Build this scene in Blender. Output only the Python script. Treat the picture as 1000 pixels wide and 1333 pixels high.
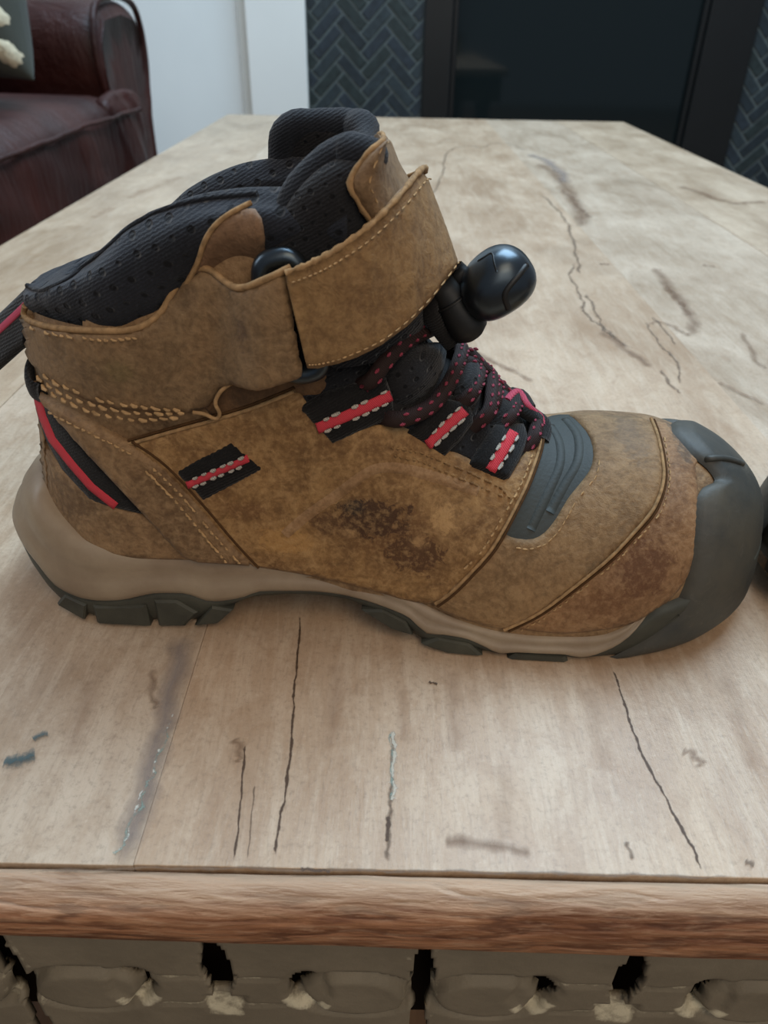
import bpy, bmesh, math, random
import numpy as np
from mathutils import Vector, Matrix
from mathutils.bvhtree import BVHTree
from mathutils.geometry import delaunay_2d_cdt

for o in list(bpy.data.objects):
    bpy.data.objects.remove(o)
SC = bpy.context.scene
COL = SC.collection
rnd = random.Random(7)

# ------------------------------------------------------------------ camera
TT = 0.45                       # height of the table top above the floor
CAMH = 0.15                     # camera height above the table top
FPX = 960.0                     # focal length for the 1000 x 1333 frame
PCX, PCY = 500.0, 666.5
_Y = np.array([15, -643.5, 960.0]); _Y /= np.linalg.norm(_Y)       # vanishing point of the table's long edges
_D = np.array([-27, 1424, 960.0]); _D -= _Y * (_D @ _Y); _D /= np.linalg.norm(_D)   # vanishing point of the uprights
_Z = -_D
_X = np.cross(_Y, _Z)
RC = np.stack([_X, _Y, _Z], 1)
if np.linalg.det(RC) < 0:
    RC[:, 0] *= -1
CAM = np.array([0.0, 0.0, TT + CAMH])
cd = bpy.data.cameras.new('camera')
cam = bpy.data.objects.new('camera', cd)
COL.objects.link(cam)
cd.sensor_fit = 'HORIZONTAL'
cd.sensor_width = 36.0
cd.lens = FPX / 1000.0 * 36.0
cd.clip_start = 0.005
cd.clip_end = 60
M = Matrix.Identity(4)
for i in range(3):
    M[i][0] = RC[0][i]; M[i][1] = -RC[1][i]; M[i][2] = -RC[2][i]; M[i][3] = CAM[i]
cam.matrix_world = M
cd.dof.use_dof = True
cd.dof.focus_distance = 0.20
cd.dof.aperture_fstop = 30.0
SC.camera = cam

# ------------------------------------------------------------------ world, lights, exposure
w = bpy.data.worlds.new('room_light')
SC.world = w
w.use_nodes = True
bg = w.node_tree.nodes['Background']
bg.inputs[0].default_value = (0.74, 0.85, 1.0, 1)
bg.inputs[1].default_value = 0.24
def area(name, loc, target, sx, sy, power, col):
    d = bpy.data.lights.new(name, 'AREA'); d.shape = 'RECTANGLE'; d.size = sx; d.size_y = sy
    d.energy = power; d.color = col
    o = bpy.data.objects.new(name, d); COL.objects.link(o); o.location = loc
    o.rotation_euler = (Vector(target) - Vector(loc)).to_track_quat('-Z', 'Y').to_euler()
    return o
area('skylight', (0.45, 1.25, 2.45), (0.05, 0.75, 0.45), 1.5, 1.3, 76, (0.60, 0.81, 1.0))
area('window_light', (-2.2, 0.6, 1.7), (0, 0.3, 0.45), 1.5, 1.5, 30, (0.84, 0.92, 1.0))
area('rear_fill_light', (0.7, -2.0, 1.9), (0, 0.3, 0.45), 1.8, 1.4, 15, (1.0, 0.90, 0.78))  # added warm fill from behind the camera, not a known window
area('near_fill_light', (0.25, -0.42, 1.35), (0.0, 0.12, 0.45), 0.5, 0.5, 3.0, (1.0, 0.74, 0.50))  # added fill to warm the near end of the table, no lamp known
SC.view_settings.view_transform = 'Standard'
SC.view_settings.look = 'None'
SC.view_settings.gamma = 1.0
SC.view_settings.use_curve_mapping = False
SC.view_settings.exposure = -0.05

# ------------------------------------------------------------------ helpers
def mesh(name, verts, faces, mat=None, parent=None, smooth=True, uv=None):
    me = bpy.data.meshes.new(name)
    me.from_pydata([tuple(v) for v in verts], [], [tuple(f) for f in faces])
    if smooth:
        me.polygons.foreach_set('use_smooth', [True] * len(me.polygons))
    if uv is not None:
        l = me.uv_layers.new(name='UVMap')
        for lp in me.loops:
            l.data[lp.index].uv = uv[lp.vertex_index]
    me.update()
    o = bpy.data.objects.new(name, me)
    if mat: me.materials.append(mat)
    COL.objects.link(o)
    if parent: o.parent = parent
    return o

def bm_obj(name, bm, mat=None, parent=None, smooth=True):
    bmesh.ops.recalc_face_normals(bm, faces=bm.faces)
    me = bpy.data.meshes.new(name)
    bm.to_mesh(me); bm.free()
    if smooth:
        me.polygons.foreach_set('use_smooth', [True] * len(me.polygons))
    o = bpy.data.objects.new(name, me)
    if mat: me.materials.append(mat)
    COL.objects.link(o)
    if parent: o.parent = parent
    return o

def tag(o, label=None, cat=None, group=None, kind=None):
    if label: o['label'] = label
    if cat: o['category'] = cat
    if group: o['group'] = group
    if kind: o['kind'] = kind
    return o

def empty(name, loc=(0, 0, 0), rz=0):
    o = bpy.data.objects.new(name, None)
    COL.objects.link(o); o.location = loc; o.rotation_euler = (0, 0, rz)
    o.empty_display_size = 0.05
    return o

def grid_faces(nu, nv, cu=False, cv=False):
    fs = []
    for i in range(nu if cu else nu - 1):
        for j in range(nv if cv else nv - 1):
            a = i * nv + j; b = ((i + 1) % nu) * nv + j
            c = ((i + 1) % nu) * nv + (j + 1) % nv; d = i * nv + (j + 1) % nv
            fs.append((a, b, c, d))
    return fs

def box(bm, x0, x1, y0, y1, z0, z1, bev=0.0, seg=2):
    vs = [bm.verts.new(p) for p in ((x0, y0, z0), (x1, y0, z0), (x1, y1, z0), (x0, y1, z0), (x0, y0, z1), (x1, y0, z1), (x1, y1, z1), (x0, y1, z1))]
    fs = [bm.faces.new([vs[i] for i in f]) for f in ((0, 3, 2, 1), (4, 5, 6, 7), (0, 1, 5, 4), (1, 2, 6, 5), (2, 3, 7, 6), (3, 0, 4, 7))]
    if bev:
        es = list({e for f in fs for e in f.edges})
        bmesh.ops.bevel(bm, geom=es, offset=bev, segments=seg, profile=0.5, affect='EDGES')

def box_obj(name, x0, x1, y0, y1, z0, z1, mat, parent=None, bev=0.0, seg=2, smooth=False):
    bm = bmesh.new(); box(bm, x0, x1, y0, y1, z0, z1, bev, seg)
    return bm_obj(name, bm, mat, parent, smooth)

def interp(x, keys):
    """smooth monotone-ish interpolation through (x, v) keys (Catmull-Rom with clamped slopes)"""
    if x <= keys[0][0]: return keys[0][1]
    if x >= keys[-1][0]: return keys[-1][1]
    for i in range(len(keys) - 1):
        x0, v0 = keys[i]; x1, v1 = keys[i + 1]
        if x <= x1:
            h = x1 - x0; d = (v1 - v0) / h
            def slope(k):
                if k <= 0 or k >= len(keys) - 1: return None
                a = (keys[k][1] - keys[k - 1][1]) / (keys[k][0] - keys[k - 1][0])
                b = (keys[k + 1][1] - keys[k][1]) / (keys[k + 1][0] - keys[k][0])
                return 0.0 if a * b <= 0 else 2 * a * b / (a + b)
            m0 = slope(i); m1 = slope(i + 1)
            m0 = d if m0 is None else m0; m1 = d if m1 is None else m1
            t = (x - x0) / h
            return ((2*t**3 - 3*t**2 + 1) * v0 + (t**3 - 2*t**2 + t) * h * m0 + (-2*t**3 + 3*t**2) * v1 + (t**3 - t**2) * h * m1)

def spline(pts, n, closed=False):
    """Catmull-Rom through pts, about n samples per span"""
    P = [np.array(p, float) for p in pts]; out = []
    N = len(P); spans = N if closed else N - 1
    for i in range(spans):
        p1 = P[i]; p2 = P[(i + 1) % N]
        p0 = P[i - 1] if (closed or i > 0) else 2 * p1 - p2
        p3 = P[(i + 2) % N] if (closed or i + 2 < N) else 2 * p2 - p1
        for k in range(n):
            t = k / n
            out.append(0.5 * ((2*p1) + (-p0 + p2)*t + (2*p0 - 5*p1 + 4*p2 - p3)*t*t + (-p0 + 3*p1 - 3*p2 + p3)*t**3))
    if not closed: out.append(P[-1])
    return out

def tube_data(path, rad, nseg=8, closed=False, flat=1.0, up=None):
    """verts and faces of a tube along a path; rad is a number or list"""
    P = [Vector(p) for p in path]; N = len(P); vs = []
    r = rad if hasattr(rad, '__len__') else [rad] * N
    prev = None
    for i in range(N):
        a = P[(i - 1) % N] if (closed or i > 0) else P[i]
        b = P[(i + 1) % N] if (closed or i < N - 1) else P[i]
        t = (b - a).normalized()
        if up is not None:
            nrm = Vector(up[i] if isinstance(up, list) else up); nrm = (nrm - t * nrm.dot(t)).normalized()
        elif prev is None:
            nrm = t.orthogonal().normalized()
        else:
            nrm = (prev - t * prev.dot(t)).normalized()
        prev = nrm
        bi = t.cross(nrm)
        for k in range(nseg):
            an = 2 * math.pi * k / nseg
            vs.append(P[i] + bi * (math.cos(an) * r[i]) + nrm * (math.sin(an) * r[i] * flat))
    fs = grid_faces(N, nseg, closed, True)
    if not closed:
        fs.append(tuple(range(nseg))[::-1]); fs.append(tuple((N - 1) * nseg + k for k in range(nseg)))
    return vs, fs

def join_data(parts):
    V = []; F = []
    for v, f in parts:
        o = len(V); V += list(v); F += [tuple(i + o for i in q) for q in f]
    return V, F

def wobble(x, seed=0.0):
    return math.sin(x * 1.0 + seed) * 0.5 + math.sin(x * 2.3 + seed * 1.7 + 1.1) * 0.3 + math.sin(x * 5.1 + seed * 2.9) * 0.2

# ------------------------------------------------------------------ materials
class N:
    """small node builder for procedural materials"""
    def __init__(s, name):
        s.m = bpy.data.materials.new(name); s.m.use_nodes = True
        s.t = s.m.node_tree; s.b = s.t.nodes['Principled BSDF']; s.tc = None
    def node(s, typ, **kw):
        n = s.t.nodes.new(typ)
        for k, v in kw.items(): setattr(n, k, v)
        return n
    def link(s, a, b): s.t.links.new(a, b)
    def put(s, sock, v):
        if isinstance(v, bpy.types.NodeSocket): s.link(v, sock)
        elif isinstance(v, (tuple, list)) and len(v) == 3 and sock.type == 'RGBA': sock.default_value = (*v, 1)
        else: sock.default_value = v
    def obj(s):
        if s.tc is None: s.tc = s.node('ShaderNodeTexCoord')
        return s.tc.outputs['Object']
    def uv(s):
        if s.tc is None: s.tc = s.node('ShaderNodeTexCoord')
        return s.tc.outputs['UV']
    def mapping(s, vec, loc=(0, 0, 0), rot=(0, 0, 0), scale=(1, 1, 1)):
        n = s.node('ShaderNodeMapping'); s.link(vec, n.inputs[0])
        n.inputs[1].default_value = loc; n.inputs[2].default_value = rot; n.inputs[3].default_value = scale
        return n.outputs[0]
    def noise(s, scale, detail=4, rough=0.55, vec=None, dist=0.0):
        n = s.node('ShaderNodeTexNoise'); s.link(vec if vec is not None else s.obj(), n.inputs['Vector'])
        n.inputs['Scale'].default_value = scale; n.inputs['Detail'].default_value = detail
        n.inputs['Roughness'].default_value = rough; n.inputs['Distortion'].default_value = dist
        return n.outputs[0]
    def voronoi(s, scale, vec=None, feature='F1', rand=1.0):
        n = s.node('ShaderNodeTexVoronoi'); n.feature = feature
        s.link(vec if vec is not None else s.obj(), n.inputs['Vector'])
        n.inputs['Scale'].default_value = scale; n.inputs['Randomness'].default_value = rand
        return n.outputs[0]
    def wave(s, scale, vec=None, dist=0.0, direction='X', detail=2, dscale=1.0):
        n = s.node('ShaderNodeTexWave'); n.bands_direction = direction
        s.link(vec if vec is not None else s.obj(), n.inputs['Vector'])
        n.inputs['Scale'].default_value = scale; n.inputs['Distortion'].default_value = dist
        n.inputs['Detail'].default_value = detail; n.inputs['Detail Scale'].default_value = dscale
        return n.outputs[1]
    def math(s, op, a, b=0.0, clamp=False):
        n = s.node('ShaderNodeMath', operation=op); n.use_clamp = clamp
        s.put(n.inputs[0], a); s.put(n.inputs[1], b)
        return n.outputs[0]
    def ramp(s, fac, stops, interp='LINEAR'):
        n = s.node('ShaderNodeValToRGB'); s.link(fac, n.inputs[0]); cr = n.color_ramp; cr.interpolation = interp
        while len(cr.elements) < len(stops): cr.elements.new(0.5)
        for e, (p, c) in zip(cr.elements, stops):
            e.position = p; e.color = (c, c, c, 1) if not hasattr(c, '__len__') else (*c, 1)
        return n.outputs[0]
    def mix(s, fac, a, b, mode='MIX'):
        n = s.node('ShaderNodeMix', data_type='RGBA', blend_type=mode)
        s.put(n.inputs[0], fac); s.put(n.inputs[6], a); s.put(n.inputs[7], b)
        return n.outputs[2]
    def dist_mask(s, centre, radii, inner=0.6, noise=None, amount=0.4, rot=(0, 0, 0)):
        """1 inside an ellipsoid in object space, ragged edge"""
        v = s.node('ShaderNodeVectorMath', operation='SUBTRACT'); s.link(s.obj(), v.inputs[0]); v.inputs[1].default_value = centre
        r = s.node('ShaderNodeVectorRotate', rotation_type='EULER_XYZ'); s.link(v.outputs[0], r.inputs[0]); r.inputs['Rotation'].default_value = rot
        d = s.node('ShaderNodeVectorMath', operation='DIVIDE'); s.link(r.outputs[0], d.inputs[0]); d.inputs[1].default_value = radii
        l = s.node('ShaderNodeVectorMath', operation='LENGTH'); s.link(d.outputs[0], l.inputs[0])
        x = l.outputs['Value']
        if noise is not None:
            x = s.math('ADD', x, s.math('MULTIPLY', s.math('SUBTRACT', noise, 0.5), amount * 2))
        n = s.node('ShaderNodeMapRange'); n.interpolation_type = 'SMOOTHSTEP'
        s.link(x, n.inputs[0]); n.inputs[1].default_value = inner; n.inputs[2].default_value = 1.0
        n.inputs[3].default_value = 1.0; n.inputs[4].default_value = 0.0
        return n.outputs[0]
    def bump(s, h, strength=0.3, dist=0.001, normal=None):
        n = s.node('ShaderNodeBump'); n.inputs['Strength'].default_value = strength; n.inputs['Distance'].default_value = dist
        s.link(h, n.inputs['Height'])
        if normal is not None: s.link(normal, n.inputs['Normal'])
        return n.outputs[0]
    def done(s, col=None, rough=None, normal=None, spec=None, sheen=None, metallic=None, alpha=None, coat=None):
        if col is not None: s.put(s.b.inputs['Base Color'], col)
        if rough is not None: s.put(s.b.inputs['Roughness'], rough)
        if normal is not None: s.link(normal, s.b.inputs['Normal'])
        if spec is not None: s.b.inputs['Specular IOR Level'].default_value = spec
        if sheen is not None: s.b.inputs['Sheen Weight'].default_value = sheen
        if metallic is not None: s.b.inputs['Metallic'].default_value = metallic
        if coat is not None: s.b.inputs['Coat Weight'].default_value = coat
        if alpha is not None: s.put(s.b.inputs['Alpha'], alpha)
        return s.m

def srgb(r, g, b):
    f = lambda c: (c / 255 / 12.92) if c / 255 <= 0.04045 else ((c / 255 + 0.055) / 1.055) ** 2.4
    return (f(r), f(g), f(b))

def plain(name, col, rough=0.6, spec=0.4, var=0.12, scale=40):
    n = N(name); q = n.noise(scale, 4)
    dark = tuple(c * (1 - var) for c in col); light = tuple(min(1, c * (1 + var)) for c in col)
    return n.done(n.mix(n.ramp(q, [(0.3, 0.0), (0.7, 1.0)]), dark, light), rough, n.bump(q, 0.15, 0.001), spec)

def leather(name, base, dark, light, worn=0.0, spots=()):
    n = N(name)
    a = n.noise(42, 8, 0.68, dist=0.3); b = n.noise(150, 9, 0.74, dist=0.9); c = n.noise(640, 4, 0.65); e = n.noise(15, 3, 0.5)
    col = n.mix(n.ramp(a, [(0.38, 0.0), (0.60, 1.0)]), dark, base)
    col = n.mix(n.math('MULTIPLY', n.ramp(b, [(0.48, 0.0), (0.66, 1.0)]), 0.55), col, light)
    col = n.mix(n.math('MULTIPLY', n.ramp(b, [(0.30, 1.0), (0.46, 0.0)]), 0.45 + worn), col, tuple(x * 0.55 for x in dark))
    col = n.mix(n.math('MULTIPLY', n.ramp(e, [(0.44, 0.0), (0.62, 1.0)]), 0.35), col, (base[0] * 0.60, base[1] * 0.62, base[2] * 0.66))
    fine = n.noise(300, 9, 0.78, dist=1.2)
    for (ctr, rad, colour, amt) in spots:
        m = n.dist_mask(ctr, rad, 0.0)
        k = n.math('ADD', n.math('MULTIPLY', m, 0.42), n.math('MULTIPLY', fine, 0.9))
        k = n.ramp(k, [(0.66, 0.0), (0.74, 1.0)])
        k = n.math('MAXIMUM', n.math('MULTIPLY', k, amt), n.math('MULTIPLY', m, amt * 0.45))
        k = n.math('MULTIPLY', k, n.ramp(m, [(0.0, 0.0), (0.15, 1.0)]))
        col = n.mix(k, col, colour)
    col = n.mix(n.math('MULTIPLY', n.ramp(c, [(0.48, 0.0), (0.68, 1.0)]), 0.38), col, light)
    col = n.mix(n.math('MULTIPLY', n.ramp(c, [(0.32, 1.0), (0.47, 0.0)]), 0.40), col, tuple(x * 0.6 for x in dark))
    wr = n.noise(55, 3, 0.55, dist=0.6)
    h = n.math('ADD', n.math('MULTIPLY', b, 1.0), n.math('MULTIPLY', c, 0.5))
    return n.done(col, 0.60, n.bump(h, 0.6, 0.0010, n.bump(wr, 0.30, 0.004)), 0.30, sheen=0.04)

# ------------------------------------------------------------------ the setting
def ray_dir(px, py):
    d = RC.T @ np.array([(px - PCX) / FPX, (py - PCY) / FPX, 1.0])
    return d / np.linalg.norm(d)

def on_top(px, py):
    """point of the table top seen at a pixel of the photograph (table-local)"""
    d = ray_dir(px, py); t = -CAMH / d[2]
    return np.array([d[0] * t, d[1] * t])

WALLY = 2.34
wall_white = plain('wall_paint', srgb(226, 230, 228), 0.75, 0.2, 0.02, 6)
trim_white = plain('trim_paint', srgb(232, 233, 228), 0.5, 0.3, 0.02, 6)
fl = N('oak_floor'); g = fl.noise(9, 5, 0.6, fl.mapping(fl.obj(), scale=(14, 1, 1)))
floor_mat = fl.done(fl.mix(g, srgb(96, 72, 52), srgb(140, 108, 80)), 0.45)
tag(box_obj('floor', -3, 3, -2.5, WALLY + 0.7, -0.05, 0.0, floor_mat), kind='structure', label='wooden floor of the living room under the table')
# wall left and right of the fireplace opening
bm = bmesh.new()
box(bm, -3.0, -0.24, WALLY, WALLY + 0.1, 0, 2.5)
box(bm, 1.30, 3.0, WALLY, WALLY + 0.1, 0, 2.5)
box(bm, -0.24, 1.30, WALLY, WALLY + 0.1, 1.25, 2.5)
tag(bm_obj('wall_back', bm, wall_white, None, False), kind='structure', label='pale bluish white wall behind the sofa and fireplace')
box_obj('trim_1', -0.388, -0.2325, 2.285, WALLY, 0.0, 1.3, trim_white, bev=0.004)
tag(bpy.data.objects['trim_1'], kind='structure', label='white upright casing beside the herringbone tiles')
box_obj('trim_2', -0.414, -0.388, 2.318, WALLY, 0.0, 1.3, plain('trim_shade_paint', srgb(205, 206, 200), 0.6, 0.2, 0.02, 6), bev=0.003)  # darkened trim colour paints in the shadow line beside the casing
tag(bpy.data.objects['trim_2'], kind='structure', label='narrow stepped moulding left of the white casing')
bm = bmesh.new(); box(bm, -3.0, -0.414, WALLY - 0.016, WALLY, 0, 0.12, 0.004)
tag(bm_obj('baseboard_back', bm, trim_white, None, False), kind='structure', label='white baseboard at the foot of the back wall')

# ---- fireplace with herringbone tiles
fire = empty('fireplace', (0.5, 2.3, 0.0))
tag(fire, 'black fireplace with glass front and dark herringbone tile surround', 'fireplace')
def FP(o):                         # keep world coordinates under the fireplace root
    o.parent = fire; o.location = (-0.5, -2.3, 0.0); return o
grout = plain('grout', srgb(94, 102, 101), 0.85, 0.2, 0.15, 60)
tile_mats = []
for k, c in enumerate(((44, 53, 60), (38, 47, 52), (47, 57, 61), (42, 52, 52))):
    n = N('slate_tile_%d' % k); q = n.noise(60, 5, 0.6)
    tile_mats.append(n.done(n.mix(n.ramp(q, [(0.3, 0.0), (0.7, 1.0)]), srgb(*[x * 0.8 for x in c]), srgb(*[x * 1.12 for x in c])), 0.5, n.bump(q, 0.25, 0.002), 0.35))
TW, TL, GAP = 0.0308, 0.0924, 0.0056
def clip_poly(P, x0, x1, y0, y1):
    for ax, lim, sgn in ((0, x0, 1), (0, x1, -1), (1, y0, 1), (1, y1, -1)):
        Q = []
        for i in range(len(P)):
            a, b = P[i], P[(i + 1) % len(P)]
            da, db = (a[ax] - lim) * sgn, (b[ax] - lim) * sgn
            if da >= 0: Q.append(a)
            if (da >= 0) != (db >= 0):
                t = da / (da - db); Q.append((a[0] + (b[0] - a[0]) * t, a[1] + (b[1] - a[1]) * t))
        P = Q
        if len(P) < 3: return []
    return P
def tile_panel(x0, x1, z0, z1, ox):
    sp = box_obj('tile_surround', x0, x1, 2.300, WALLY + 0.09, 0.0, 1.25, grout)
    FP(sp)
    k = 0
    c45 = math.cos(math.pi / 4)
    for i in range(-60, 60):
        for j in range(-8, 9):
            for vert in (0, 1):
                if vert: a, b, ww, hh = (i + 3 + 6 * j) * TW, (i + 1 - 3) * TW, TW, TL
                else: a, b, ww, hh = (i + 6 * j) * TW, i * TW, TL, TW
                e = GAP / 2
                q = [(a + e, b + e), (a + ww - e, b + e), (a + ww - e, b + hh - e), (a + e, b + hh - e)]
                q = [((x - y) * c45 + ox, (x + y) * c45 + 0.5) for x, y in q]
                q = clip_poly(q, x0 + 0.002, x1 - 0.002, z0, z1)
                if not q: continue
                ar = abs(sum(q[m][0] * q[(m + 1) % len(q)][1] - q[(m + 1) % len(q)][0] * q[m][1] for m in range(len(q)))) / 2
                if ar < 0.00012: continue
                cx = sum(p[0] for p in q) / len(q); cz = sum(p[1] for p in q) / len(q)
                yf = 2.2975 + rnd.uniform(-0.0004, 0.0004)
                vs = [(p[0], 2.3005, p[1]) for p in q] + [(p[0], yf + 0.0008, p[1]) for p in q] + [(cx + (p[0] - cx) * 0.95, yf, cz + (p[1] - cz) * 0.95) for p in q]
                m = len(q); fs = [tuple(range(2 * m, 3 * m))]
                for t in range(m):
                    u = (t + 1) % m
                    fs += [(t, u, m + u, m + t), (m + t, m + u, 2 * m + u, 2 * m + t)]
                o = mesh('tile', vs, fs, tile_mats[k % 4 if rnd.random() < 0.6 else rnd.randrange(4)], sp, False)
                k += 1
    return k
tile_panel(-0.2315, 0.075, 0.30, 0.76, -0.07)
tile_panel(0.937, 1.30, 0.18, 0.72, 0.99)
metal = N('black_steel'); q = metal.noise(30, 3); metal_m = metal.done(metal.mix(q, srgb(14, 17, 18), srgb(20, 23, 24)), 0.42, None, 0.4)
for nm, a in (('frame_upright', (0.075, 0.150)), ('frame_upright', (0.806, 0.937))):
    FP(box_obj(nm, a[0], a[1], 2.288, 2.36, 0.05, 1.25, metal_m, bev=0.004))
FP(box_obj('frame_rail', 0.150, 0.806, 2.288, 2.36, 0.05, 0.13, metal_m, bev=0.004))
FP(box_obj('frame_rail', 0.150, 0.806, 2.288, 2.36, 1.15, 1.25, metal_m, bev=0.004))
FP(box_obj('frame_bead', 0.150, 0.164, 2.300, 2.325, 0.13, 1.15, metal_m, bev=0.003))
FP(box_obj('frame_bead', 0.792, 0.806, 2.300, 2.325, 0.13, 1.15, metal_m, bev=0.003))
gl = N('smoked_glass'); gl_m = gl.done(srgb(22, 29, 30), 0.06, None, 0.35)
FP(box_obj('glass_pane', 0.164, 0.792, 2.318, 2.324, 0.13, 1.15, gl_m))
FP(box_obj('firebox', 0.10, 0.88, 2.37, 2.75, 0.05, 1.2, plain('soot', srgb(18, 18, 18), 0.9, 0.1)))
FP(box_obj('hearth_slab', -0.2315, 1.30, 2.12, 2.295, 0.0, 0.05, plain('hearth_stone', srgb(58, 62, 62), 0.6, 0.3), bev=0.004))

# ------------------------------------------------------------------ coffee table
TX0, TX1, TY0, TY1 = -0.2996, 0.4156, 0.0872, 1.505
table = empty('coffee_table', (0.058, 0.80, 0.0))
tag(table, 'long weathered plank coffee table with carved painted apron under the boot', 'table')
def TB(o):
    o.parent = table; o.location = (-0.058, -0.80, TT); return o

def wood(name, base, dark, light, seed, rough=0.40):
    n = N(name)
    v = n.mapping(n.obj(), loc=(seed, seed * 0.7, 0))
    g1 = n.noise(42, 8, 0.7, n.mapping(v, scale=(4, 0.5, 1)), 0.8)
    g2 = n.noise(11, 6, 0.65, n.mapping(v, scale=(1.5, 0.8, 1)), 0.6)
    g3 = n.noise(420, 5, 0.65, n.mapping(v, scale=(2.4, 0.30, 1)))
    sp = n.noise(620, 6, 0.75, v); bl = n.noise(70, 7, 0.72, n.mapping(v, scale=(1.2, 0.7, 1)), 0.8)
    col = n.mix(n.ramp(g2, [(0.36, 0.0), (0.64, 1.0)]), dark, base)
    col = n.mix(n.math('MULTIPLY', n.ramp(g1, [(0.45, 0.0), (0.65, 1.0)]), 0.40), col, light)
    col = n.mix(n.math('MULTIPLY', n.ramp(bl, [(0.48, 0.0), (0.66, 1.0)]), 0.45), col, (dark[0] * 0.88, dark[1] * 0.80, dark[2] * 0.70))
    col = n.mix(n.math('MULTIPLY', n.ramp(g3, [(0.54, 0.0), (0.74, 1.0)]), 0.35), col, tuple(c * 0.55 for c in dark))
    col = n.mix(n.math('MULTIPLY', n.ramp(sp, [(0.52, 0.0), (0.68, 1.0)]), 0.40), col, tuple(c * 0.50 for c in dark))
    col = n.mix(n.math('MULTIPLY', n.ramp(sp, [(0.28, 1.0), (0.43, 0.0)]), 0.40), col, light)
    kn = n.ramp(n.noise(5.5, 3, 0.5, n.mapping(v, scale=(1.5, 1, 1)), 1.0), [(0.60, 0.0), (0.74, 1.0)])
    col = n.mix(n.math('MULTIPLY', kn, 0.30), col, tuple(c * 0.62 for c in dark))
    rg = n.ramp(g2, [(0.3, rough - 0.07), (0.7, rough + 0.1)])
    h = n.math('ADD', n.math('MULTIPLY', g3, 0.5), n.math('MULTIPLY', sp, 0.5))
    return n.done(col, rg, n.bump(h, 0.25, 0.0010), 0.5)
plank_edges = [TX0, -0.1765, -0.0520, 0.1658, 0.2950, TX1]
W1 = wood('plank_wood', srgb(190, 165, 138), srgb(162, 134, 107), srgb(208, 189, 165), 0.0)
W2 = wood('plank_wood_grey', srgb(189, 168, 145), srgb(161, 138, 114), srgb(208, 191, 169), 3.7)
W3 = wood('plank_wood_tan', srgb(189, 166, 140), srgb(160, 135, 109), srgb(206, 187, 163), 8.1)
for k in range(5):
    x0, x1 = plank_edges[k] + (0.00005 if k else 0), plank_edges[k + 1] - (0.00005 if k < 4 else 0)
    TB(box_obj('plank', x0, x1, TY0 + 0.0003, TY1, -0.024, 0.0 - 0.0003 * (k % 2), (W3, W2, W1, W2, W3)[k], bev=0.00025, seg=2))
TB(box_obj('under_board', TX0 + 0.02, TX1 - 0.02, TY0 + 0.02, TY1 - 0.02, -0.034, -0.0242, plain('under_board_wood', srgb(70, 52, 38), 0.8)))
# rounded front edge board, grain along x
en = N('edge_board_wood')
ev = en.mapping(en.obj(), rot=(0, 0, 0.035), scale=(1, 1, 1))
e1 = en.noise(85, 7, 0.6, en.mapping(ev, scale=(0.22, 3.0, 3.0)), 1.4)
e2 = en.noise(420, 7, 0.72, en.mapping(ev, scale=(0.22, 2.2, 2.2)), 0.6)
e3 = en.wave(85, en.mapping(ev, rot=(0.6, 0, 0.05), scale=(0.16, 1, 1)), 11.0, 'Y', 5, 2.2)
ecol = en.mix(en.ramp(e1, [(0.35, 0.0), (0.65, 1.0)]), srgb(118, 74, 48), srgb(176, 126, 90))
ecol = en.mix(en.math('MULTIPLY', en.ramp(e3, [(0.0, 1.0), (0.30, 0.0)]), 0.70), ecol, srgb(84, 48, 30))
ecol = en.mix(en.math('MULTIPLY', en.ramp(e2, [(0.5, 0.0), (0.68, 1.0)]), 0.5), ecol, srgb(206, 170, 138))
ecol = en.mix(en.math('MULTIPLY', en.ramp(e2, [(0.30, 1.0), (0.44, 0.0)]), 0.55), ecol, srgb(84, 52, 34))
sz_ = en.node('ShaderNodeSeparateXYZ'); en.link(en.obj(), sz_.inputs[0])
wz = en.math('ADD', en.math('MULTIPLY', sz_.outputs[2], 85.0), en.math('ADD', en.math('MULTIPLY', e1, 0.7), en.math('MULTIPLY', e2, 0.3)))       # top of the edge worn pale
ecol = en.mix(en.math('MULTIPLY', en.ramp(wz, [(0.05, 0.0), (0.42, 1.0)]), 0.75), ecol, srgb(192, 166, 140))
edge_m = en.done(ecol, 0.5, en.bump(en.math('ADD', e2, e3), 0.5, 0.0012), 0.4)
prof = [(0.0869, -0.0022), (0.0864, -0.0006), (0.0852, -0.0003), (0.0838, -0.0008), (0.0822, -0.0020), (0.0808, -0.0038), (0.0796, -0.0062), (0.0789, -0.0092), (0.0787, -0.0125), (0.0791, -0.0152), (0.0800, -0.0168), (0.0816, -0.0176), (0.0869, -0.0180)]
NX = 140; V = []
for i in range(NX + 1):
    x = TX0 + (TX1 - TX0) * i / NX
    for j, (y, z) in enumerate(prof):
        V.append((x, y + 0.00035 * wobble(x * 60, 1) * (1 if 2 < j < 9 else 0.3), z - 0.024 * (x - 0.0) * (1 if j > 5 else 0) * 0.9 + 0.00025 * wobble(x * 90, j)))
F = grid_faces(NX + 1, len(prof), False, True) + [tuple(range(len(prof))), tuple(NX * len(prof) + k for k in range(len(prof)))]
TB(mesh('edge_board', V, F, edge_m))

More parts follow.
